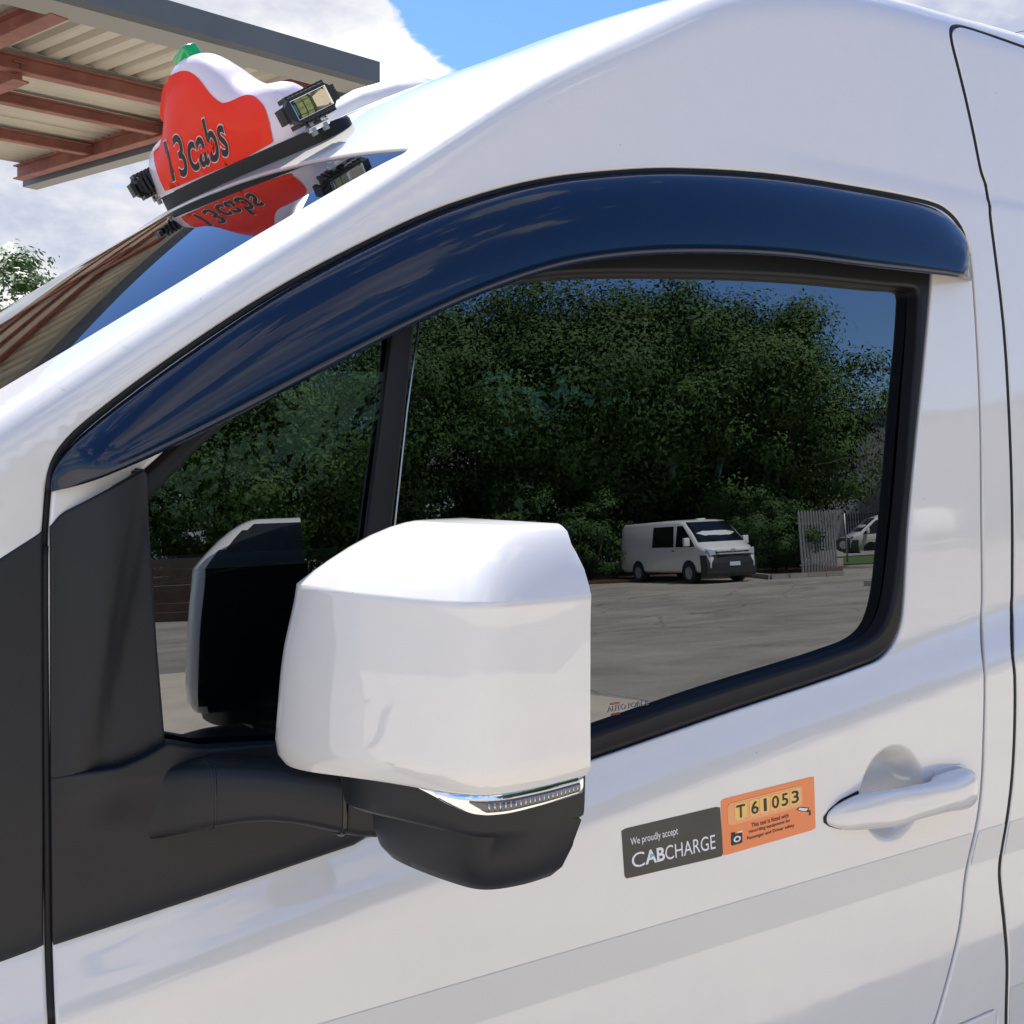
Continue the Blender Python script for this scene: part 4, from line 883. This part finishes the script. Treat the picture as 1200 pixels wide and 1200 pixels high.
# trees
def make_tree(seed, H, Rc, nclump, nleaf, leaf, z0, mat, flat=1.0):
    g = np.random.default_rng(seed); tr = MB(); tips = []
    tr.tube((0, 0, -.05), (.1, .05, H*.22), .26*H/11, .19*H/11, 10); base = Vector((.1, .05, H*.22))
    cl = []
    while len(cl) < nclump:
        p = g.normal(size=3); p /= np.linalg.norm(p); r = g.uniform(.35, 1)**.6; q = p*r*np.array([Rc, Rc, (H-z0)*.5*flat]); 
        q[2] += z0+(H-z0)*.5; lump = 1+.22*math.sin(3*math.atan2(p[1], p[0])+seed)+.15*math.sin(5*p[2]+seed*2); q[:2] *= lump
        if q[2] > H*.12: cl.append(q)
    cl = np.array(cl)
    for q in cl[::max(1, nclump//16)]:
        e = Vector(q); mid = base.lerp(e, .5)+Vector((0, 0, -.3)); tr.tube(base, mid, .11*H/11, .06*H/11, 6); tr.tube(mid, e, .06*H/11, .015, 6)
    c = cl[g.integers(0, nclump, nleaf)]; cs_ = g.uniform(.55, 1.25, nclump)[g.integers(0, nclump, nleaf)]
    gn = g.normal(size=(nleaf, 3)); gl_ = np.linalg.norm(gn, axis=1)[:, None]; gn *= np.minimum(1, 1.9/gl_); off = gn*(Rc*.145)*np.array([1, 1, .62])*cs_[:, None]; P = c+off
    out_ = P-np.array([0, 0, z0+(H-z0)*.4]); out_ /= np.linalg.norm(out_, axis=1)[:, None]
    co_ = off/(np.linalg.norm(off, axis=1)[:, None]+1e-6); nn = out_*.35+co_*.7+g.normal(size=(nleaf, 3))*.26+np.array([0, 0, .35]); nn /= np.linalg.norm(nn, axis=1)[:, None]
    t = np.cross(nn, g.normal(size=(nleaf, 3))); t /= np.linalg.norm(t, axis=1)[:, None]; b = np.cross(nn, t); sz = (leaf*g.uniform(.6, 1.4, nleaf))[:, None]
    V = np.stack([P-t*sz, P-b*sz*.45+nn*sz*.1, P+t*sz, P+b*sz*.45+nn*sz*.1], 1).reshape(-1, 3)
    me = bpy.data.meshes.new('crown'); me.vertices.add(nleaf*4); me.vertices.foreach_set('co', V.ravel().astype(np.float32)); me.loops.add(nleaf*4); me.loops.foreach_set('vertex_index', np.arange(nleaf*4, dtype=np.int32)); me.polygons.add(nleaf); me.polygons.foreach_set('loop_start', np.arange(0, nleaf*4, 4, dtype=np.int32)); me.update(calc_edges=True); me.materials.append(MATS[mat]); me.polygons.foreach_set('use_smooth', np.ones(nleaf, dtype=bool)); sn = co_*.75+out_*.55+nn*.25+np.array([0, 0, .15]); sn /= np.linalg.norm(sn, axis=1)[:, None]; me.normals_split_custom_set_from_vertices(np.repeat(sn, 4, 0).tolist())
    tm = bpy.data.meshes.new('trunk'); tm.from_pydata(tr.v, [], tr.f); tm.materials.append(MATS['bark']); tm.polygons.foreach_set('use_smooth', [True]*len(tm.polygons))
    return tm, me
def put_tree(name, meshes, loc, rz, sc, label, cat='tree', group=None):
    r = empty(name, loc, rz); r.scale = (sc, sc, sc); tag(r, label, cat, group)
    for nm, me in zip(('trunk', 'crown'), meshes):
        o = bpy.data.objects.new(nm, me); COL.objects.link(o); o.parent = r
    return r
tA = make_tree(11, 11, 4.6, 135, 60000, .085, 1.3, 'leaf_dark'); tB = make_tree(23, 11.5, 5.0, 145, 60000, .085, 1.6, 'leaf_dark'); tC = make_tree(37, 10.5, 4.4, 125, 56000, .085, 1.0, 'leaf_mid')
tD = make_tree(51, 2.6, 1.5, 40, 12000, .055, .1, 'leaf_dark'); tE = make_tree(77, 7, 2.6, 70, 34000, .075, 1.2, 'leaf_light')
lab = ['tall dark tree across the yard, rightmost beside the open gate', 'tall dark tree across the yard, straight behind the parked white van', 'broad dark tree across the yard, left of the parked white van', 'dark tree across the yard, behind the top of the mirror', 'dark tree across the yard, seen by the window divider bar', 'dark tree across the yard, seen in the small front quarter glass', 'dark tree across the yard, furthest toward the front of the taxi', 'tree across the yard far to the left of the row', 'bushy tree across the yard between the two tallest trees', 'thin tree across the yard filling the gap behind the row']
for i, (px, w, m, sc, rz) in enumerate([(912, 41, tC, 1.0, .3), (800, 44, tA, 1.10, 2.0), (690, 42, tB, 1.12, 4.0), (570, 43, tA, 1.05, 5.2), (450, 41, tB, 1.05, 1.0), (310, 40, tC, 1.1, 2.6), (150, 40, tA, 1.0, 3.3), (-60, 44, tB, 1.0, 0), (850, 50, tB, 1.05, 1.9), (740, 52, tA, 1.2, .9)]):
    put_tree('tree', m, rp(px, w), rz, sc, lab[i])
thick = ['tall shrub of the rear thicket, nearest the front quarter glass edge', 'tall shrub of the rear thicket, left of the window divider bar', 'tall shrub of the rear thicket, behind the window divider bar', 'tall shrub of the rear thicket, just right of the divider bar', 'tall shrub of the rear thicket, above the left half of the mirror', 'tall shrub of the rear thicket, above the right edge of the mirror', 'tall shrub of the rear thicket, behind the tail of the parked van', 'tall shrub of the rear thicket, behind the cab of the parked van', 'tall shrub of the rear thicket, furthest right beside the gate']
for i, px in enumerate((250, 330, 420, 500, 580, 660, 740, 820, 890)):
    put_tree('shrub', tD, rp(px, 47.5), i*2.1, 2.1, thick[i], 'shrub', 'shrubs filling the gaps behind the tall trees')
for i, (px, w, sc, lb) in enumerate([(905, 36.5, 1.1, 'dark shrub beside the palisade gate, right of the parked van'), (918, 38, .8, 'dark shrub growing between the parked van and the gate pickets'), (700, 38, 1.2, 'dark shrub behind the tail of the parked white van'), (640, 39, 1.3, 'dark shrub under the trees, left of the parked white van'), (600, 40, 1.4, 'wide dark shrub under the trees near the door mirror')]):
    put_tree('shrub', tD, rp(px, w), i*1.3, sc, lb, 'shrub')
for i, (x, y, sc) in enumerate([(-2.5, 9.2, 1.0), (1.25, 3.9, .80), (3.1, 3.7, 1.0), (5.0, 4.2, 1.0), (7.2, 4.0, 1.05)]):
    put_tree('shrub', tD, Vector((x, y, 0)), i*1.9, sc, ['dark shrub beyond the van, seen low through the windscreen', 'dark shrub beyond the van, second from the front, seen through the cabin', 'dark shrub beyond the van, middle one seen through the cabin glass', 'dark shrub beyond the van, fourth from the front, behind the seats', 'dark shrub beyond the van, behind its rear rows of seats'][i], 'shrub')
# tree seen over the windscreen at the left edge of the picture
put_tree('tree', tE, Vector((1.15, 21.6, 0)), .4, .86, 'bright green leafy tree behind the windscreen at the left edge of the photo')
# parked van
def small_van():
    r = empty('parked_van', (0, 0, 0))
    stn = [(-2.62, 1.55, .86, .45), (-2.58, 1.90, .93, .36), (-2.45, 1.97, .95, .33), (0, 1.99, .955, .33), (1.05, 1.97, .955, .33), (1.30, 1.90, .95, .33), (1.75, 1.56, .945, .33), (2.10, 1.24, .94, .33), (2.35, 1.12, .91, .33), (2.52, .98, .86, .36), (2.60, .78, .80, .42)]
    def sec(x, zt, hw, zb):
        o_ = []
        for (y, z) in ((0, zb), (hw*.9, zb), (hw, zb+.08), (hw, min(1.08, zt-.12)), (hw-.10*max(0, zt-1.15)/.85, zt-.10), (hw-.06-.10*max(0, zt-1.15)/.85, zt-.02), (hw*.45, zt+.012), (0, zt+.02)): o_.append((x, y, z))
        return o_+[(x, -y, z) for (x, y, z) in o_[::-1][1:-1]]
    v, f = loft([sec(*q) for q in stn]); mk('body', v, f, 'van_white', r, sharp=50)
    def side(pts, mat, name, s, out_=.006):
        P = [(x, s*(.955-.10*max(0, z-1.08)/.81*.95+out_), z) for x, z in pts]; Q = [(x, y-s*.02, z) for x, y, z in P]; v, f = loft([Q, P]); return mk(name, v, f, mat, r, smooth=False)
    for s in (1, -1):
        side([(.92, 1.14), (2.00, 1.14), (1.62, 1.50), (1.28, 1.80), (.98, 1.80)], 'dark_glass', 'side_window', s)
        side([(-.50, 1.14), (.80, 1.14), (.76, 1.80), (-.46, 1.80)], 'dark_glass', 'side_window', s)
        side([(.855, .42), (.865, .42), (.865, 1.85), (.855, 1.85)], 'rubber', 'door_seam', s, .002)
        side([(.70, 1.0), (.84, 1.0), (.84, 1.04), (.70, 1.04)], 'van_bumper', 'door_handle', s, .02)
        for x in (1.62, -1.45):
            w = bpy.data.objects.new('wheel', None); w.location = (x, s*.85, .33); link(w, r)
            MB().tube((x, s*.72, .33), (x, s*.965, .33), .335, n=24).build('tyre', 'tyre', w, smooth=False)
            m = MB().tube((x, s*.9, .33), (x, s*.975, .33), .21, .19, n=18).tube((x, s*.97, .33), (x, s*.985, .33), .07, n=10); m.build('rim', 'galv', w, smooth=False)
            a = np.linspace(0, math.pi, 14); P = [(x+.40*math.cos(t), s*.9575, .33+.40*math.sin(t)) for t in a]+[(x-.40, s*.9575, .30), (x+.40, s*.9575, .30)]; mk('wheel_arch', P+[(q[0], q[1]-s*.05, q[2]) for q in P], [tuple(range(16))], 'rubber', r, smooth=False)
        m = MB().box((1.72, s*1.00 if s > 0 else s*1.20, 1.16), (1.84, s*1.20 if s > 0 else s*1.00, 1.42)); m.build('door_mirror', 'van_white', r, bevel=.02)
        hl = [(2.53, s*.84, 1.00), (2.45, s*.90, 1.06), (2.55, s*.55, 1.00), (2.585, s*.55, .88), (2.58, s*.80, .86)]
        mk('headlight', [(x+.03, y*1.005, z) for x, y, z in hl]+[(x-.03, y, z) for x, y, z in hl], [(0, 1, 2, 3, 4), (5, 6, 1, 0), (6, 7, 2, 1), (7, 8, 3, 2), (8, 9, 4, 3), (9, 5, 0, 4)], 'headlamp', r, smooth=False)
    gw = []
    for (y, k) in ((-.80, -.015), (-.4, .012), (0, .02), (.4, .012), (.80, -.015)): gw += [(1.345+k, y*.95, 1.905+abs(k)*.2), (2.075+k, y*1.06, 1.275)]
    n_ = 5; mk('windscreen', gw+[(x-.03, y, z-.03) for x, y, z in gw], [(2*i, 2*i+1, 2*i+3, 2*i+2) for i in range(4)]+[(0, 10, 11, 1), (8, 9, 19, 18)], 'dark_glass', r)
    bump = [[(2.30, -.97, z), (2.55, -.90, z), (2.68, -.55, z), (2.71, 0, z), (2.68, .55, z), (2.55, .90, z), (2.30, .97, z), (2.2, .9, z), (2.2, -.9, z)] for z in (.20, .30, .62, .86)]
    bump[0] = [(x-.08, y*.97, z) for x, y, z in bump[0]]; bump[3] = [(x-.05, y*.98, z) for x, y, z in bump[3]]
    v, f = loft(bump); mk('bumper', v, f, 'van_bumper', r, smooth=False)
    MB().box((2.60, -.56, .87), (2.70, .56, .915)).build('grille_bar', 'headlamp', r, bevel=.01); MB().box((2.60, -.60, .965), (2.655, .60, 1.02)).build('grille_bar', 'van_white', r, bevel=.012)
    MB().box((2.58, -.58, .92), (2.65, .58, .96)).build('grille', 'rubber', r, smooth=False)
    MB().box((2.69, -.19, .52), (2.725, .19, .64)).build('number_plate', 'plate_pale', r, smooth=False)
    v, f = sweep([(2.668, .075*math.cos(a), .99+.045*math.sin(a)) for a in np.linspace(0, 6.283, 20, endpoint=False)], circ(.008, 6), closed=True, ups=[Vector((1, 0, 0))]*20); mk('emblem', v, f, 'chrome', r)
    MB().bar((1.0, -.15, 2.0), (1.0, .15, 2.0), .12, .05).build('roof_vent', 'van_white', r, bevel=.01)
    for s in (-1, 1): MB().bar((2.09, s*.1, 1.285), (1.95, s*.62, 1.42), .015, .015).build('wiper', 'rubber', r, smooth=False)
    return r
def copy_tree(o, parent=None):
    c = o.copy(); COL.objects.link(c)
    if parent is not None: c.parent = parent
    for ch in o.children: copy_tree(ch, c)
    return c
pv = small_van(); tag(pv, 'white delivery van with black front bumper parked under the dark trees', 'van', 'white vans across the yard')
pv2 = copy_tree(pv); tag(pv2, 'white van half hidden at the edge of the window, beyond the open gate and grass', 'van')
def set_pose(o, px, w, vx, vy):
    o.location = rp(px, w); d = refl_dir(px, vx, vy); o.rotation_euler = (0, 0, math.atan2(d.y, d.x))
set_pose(pv, 802, 35.0, math.sin(R(33)), -math.cos(R(33)))
set_pose(pv2, 1050, 54, -math.cos(R(18)), -math.sin(R(18)))
# palisade gate swung open beside the van, and the fence line behind
def palisade(name, a, b, h, n, label, cat, post=False, mat='galv'):
    a = Vector(a); b = Vector(b); r = tag(empty(name, a), label, cat); d = (b-a); wd = d.length/n*.55; me = None
    for i in range(n):
        p = a+d*((i+.5)/n)
        if me is None:
            L = [(-wd/2, 0), (wd/2, 0), (wd/2, h-.09), (0, h), (-wd/2, h-.09)]; v, f = loft([[(x, -.012, z+.08) for x, z in L], [(x, .012, z+.08) for x, z in L]]); o = mk('picket', v, f, mat, None, smooth=False); me = o.data
        else: o = bpy.data.objects.new('picket', me); COL.objects.link(o)
        o.location = (p.x, p.y, 0); o.rotation_euler = (0, 0, math.atan2(d.y, d.x)); bpy.context.view_layer.update() if False else None
        o.parent = r; o.matrix_parent_inverse = wmat(r).inverted()
    sd = d.normalized().cross(Vector((0, 0, 1)))*.03
    for z in (.35, h-.35): MB().bar(a+sd+Vector((0, 0, z)), b+sd+Vector((0, 0, z)), .03, .045).build('rail', mat, r, smooth=False)
    if post:
        for q in (a, b): MB().bar(q, q+Vector((0, 0, h+.08)), .07, .07).build('post', mat, r, smooth=False)
    return r
ga = rp(979, 38); gb = rp(936, 34.6)
g_ = palisade('palisade_gate', gb, ga, 2.05, 13, 'pale steel palisade gate standing open beside the parked van', 'gate', True)
fd = refl_dir(979, 1, .0)
MB().bar(ga+Vector((0, 0, 2.1)), ga+fd*.28+Vector((0, 0, 2.1)), .06, .08).build('gate_frame', 'galv', g_, smooth=False); MB().bar(ga+fd*.28, ga+fd*.28+Vector((0, 0, 2.14)), .06, .06).build('gate_frame', 'galv', g_, smooth=False)
palisade('palisade_fence', rp(560, 46), rp(880, 44), 2.0, 60, 'long grey palisade fence under the trees behind the parked van', 'fence', True)
palisade('boundary_fence', rp(990, 66), rp(1120, 62), 2.3, 40, 'dark picket fence in front of the grey warehouse', 'fence', True, 'wire')
# mulch island, kerbs, grass verge
def slab(name, pts, z0, z1, mat, parent=None):
    L = [Vector((p.x, p.y, 0)) for p in pts]; n = len(L); v = [(p.x, p.y, z0) for p in L]+[(p.x, p.y, z1) for p in L]; c = sum(L, Vector())/n
    f = [(i, (i+1) % n, n+(i+1) % n, n+i) for i in range(n)]+[tuple(range(n, 2*n))]; o = mk(name, v, f, mat, parent, smooth=False); return o
isl = [rp(540, 36.6), rp(700, 36.4), (rp(880, 35.6)), (rp(900, 33.4)), (rp(985, 33.6)), rp(984, 38.5), rp(900, 49), rp(560, 52)]
tag(slab('garden_bed', isl, -.02, .10, 'mulch'), kind='structure')
tag(slab('verge', [rp(986, 42.5), rp(1160, 42), rp(1180, 58), rp(986, 54)], -.02, .06, 'grass'), kind='structure')
tag(slab('road', [rp(950, 55), rp(1200, 59), rp(1250, 66), rp(950, 62)], -.02, .03, 'concrete'), kind='structure')
kb = tag(empty('kerb', isl[2]), 'pale concrete kerb along the mulch bed in front of the gate', 'kerb')
path = [isl[2], isl[3], isl[3].lerp(isl[4], .25), isl[3].lerp(isl[4], .5), isl[3].lerp(isl[4], .75), isl[4]]
for a, b in zip(path, path[1:]): d = (b-a).normalized()*.01; MB().bar(a+d+Vector((0, 0, .07)), b-d+Vector((0, 0, .07)), .16, .16).build('kerb_stone', 'concrete', kb, smooth=False)
kb2 = tag(empty('kerb', rp(1018, 27.2)), 'short concrete kerb end on the asphalt at the right edge of the window', 'kerb')
kp = [rp(1014, 27.4), rp(1032, 27.2), rp(1052, 27.6), rp(1075, 28.4)]
for a, b in zip(kp, kp[1:]): MB().bar(a+Vector((0, 0, .06)), b+Vector((0, 0, .06)), .9, .14).build('kerb_stone', 'concrete', kb2, smooth=False)
pl_ = tag(empty('marker_post', rp(990, 45)), 'thin pole standing on the grass verge beside the gate', 'post'); MB().tube(rp(990, 45), rp(990, 45)+Vector((0, 0, 2.2)), .04).build('pole', 'galv', pl_)
lm = MB(); 
for (a, b) in ((705, 722), (792, 812)): 
    p0, p1 = rp(a, 32.0), rp(b, 31.8); d = Vector((0, .05, 0)); lm.add([(p0.x, p0.y-.06, .005), (p1.x, p1.y-.06, .005), (p1.x, p1.y+.06, .005), (p0.x, p0.y+.06, .005)], [(0, 1, 2, 3)])
tag(lm.build('parking_line', 'line_paint', None, smooth=False), kind='structure')
# warehouses
def warehouse(name, o_, ux, uy, wx, wy, h, mat, label, doors=2):
    r = tag(empty(name, o_), label, 'warehouse'); X = Vector(ux).normalized(); Y = Vector((-X.y, X.x, 0)); Y = -Y if uy < 0 else Y
    def Q(a, b, z): return o_+X*a+Y*b+Vector((0, 0, z))
    def bx(a0, a1, b0, b1, z0, z1, nm, mt): v = [Q(a, b, z) for z in (z0, z1) for (a, b) in ((a0, b0), (a1, b0), (a1, b1), (a0, b1))]; return mk(nm, v, [(0, 3, 2, 1), (4, 5, 6, 7), (0, 1, 5, 4), (1, 2, 6, 5), (2, 3, 7, 6), (3, 0, 4, 7)], mt, r, smooth=False)
    bx(0, wx, 0, wy, 0, h, 'wall', mat); bx(-.3, wx+.3, -.3, wy+.3, h, h+.35, 'roof', 'fascia_grey')
    m = MB(); n = int(wx/.9)
    for i in range(n):
        a = .2+i*(wx-.4)/n; v = [Q(a_, b_, z) for z in (.3, h-.05) for (a_, b_) in ((a, -.05), (a+.12, -.05), (a+.12, 0.0), (a, 0.0))]; m.add(v, [(0, 1, 5, 4), (1, 2, 6, 5), (3, 0, 4, 7), (4, 5, 6, 7)])
    m.build('wall_rib', mat, r, smooth=False)['kind'] = 'stuff'
    for k in range(doors):
        a = wx*(k+.6)/(doors+.2)-2; dd = bx(a, a+4, -.12, 0.02, 0.02, 4.2, 'roller_door', 'galv'); bx(a+4.8, a+5.8, -.10, .02, .02, 2.1, 'side_door', 'fascia_grey')
        bx(a-3.6, a-1.4, -.09, .02, 1.2, 2.3, 'window', 'dark_glass')
    return r
w0 = rp(880, 78); wd = rp(1240, 72)-w0
warehouse('warehouse', w0, (wd.x, wd.y, 0), -1 if wd.cross(Vector((0, 0, 1))).dot(-w0) < 0 else 1, wd.length, 18, 9.5, 'warehouse_grey', 'large grey metal warehouse beyond the trees and the second white van', 2)
warehouse('warehouse', Vector((46, -6, 0)), (.35, -1, 0), 1, 44, 20, 8.5, 'warehouse_cream', 'cream metal warehouse at the right side of the yard, mirrored in the door paint', 3)
# brown yard wall seen low in the front quarter glass, and the shed behind it
bw = tag(empty('timber_wall', rp(200, 25)), 'low brown timber wall across the yard, seen in the front quarter glass', 'wall')
a_, b_ = rp(60, 27), rp(300, 26)
for k in range(7): MB().bar(a_+Vector((0, 0, .12+k*.22)), b_+Vector((0, 0, .12+k*.22)), .06, .214).build('board', 'brown_timber', bw, smooth=False)
for k in range(5): q = a_.lerp(b_, k/4); MB().bar(q+Vector((0, -.08, 0)), q+Vector((0, -.08, 1.72)), .1, .1).build('post', 'brown_timber', bw, smooth=False)
# overhead wires above the roof at the right
wr = tag(empty('overhead_wires', (30, 20, 8)), 'thin black overhead wires in the sky above the van roof at upper right', 'wires')
for k, (ya, yb) in enumerate(((47, 22), (60, 36))):
    p0, p1 = ray(1120, ya, 26), ray(1330, yb-35, 26); pts = [p0.lerp(p1, t/10)-Vector((0, 0, .5*math.sin(math.pi*t/10))) for t in range(-2, 13)]; v, f = sweep(pts, circ(.014, 5)); mk('wire', v, f, 'wire', wr)
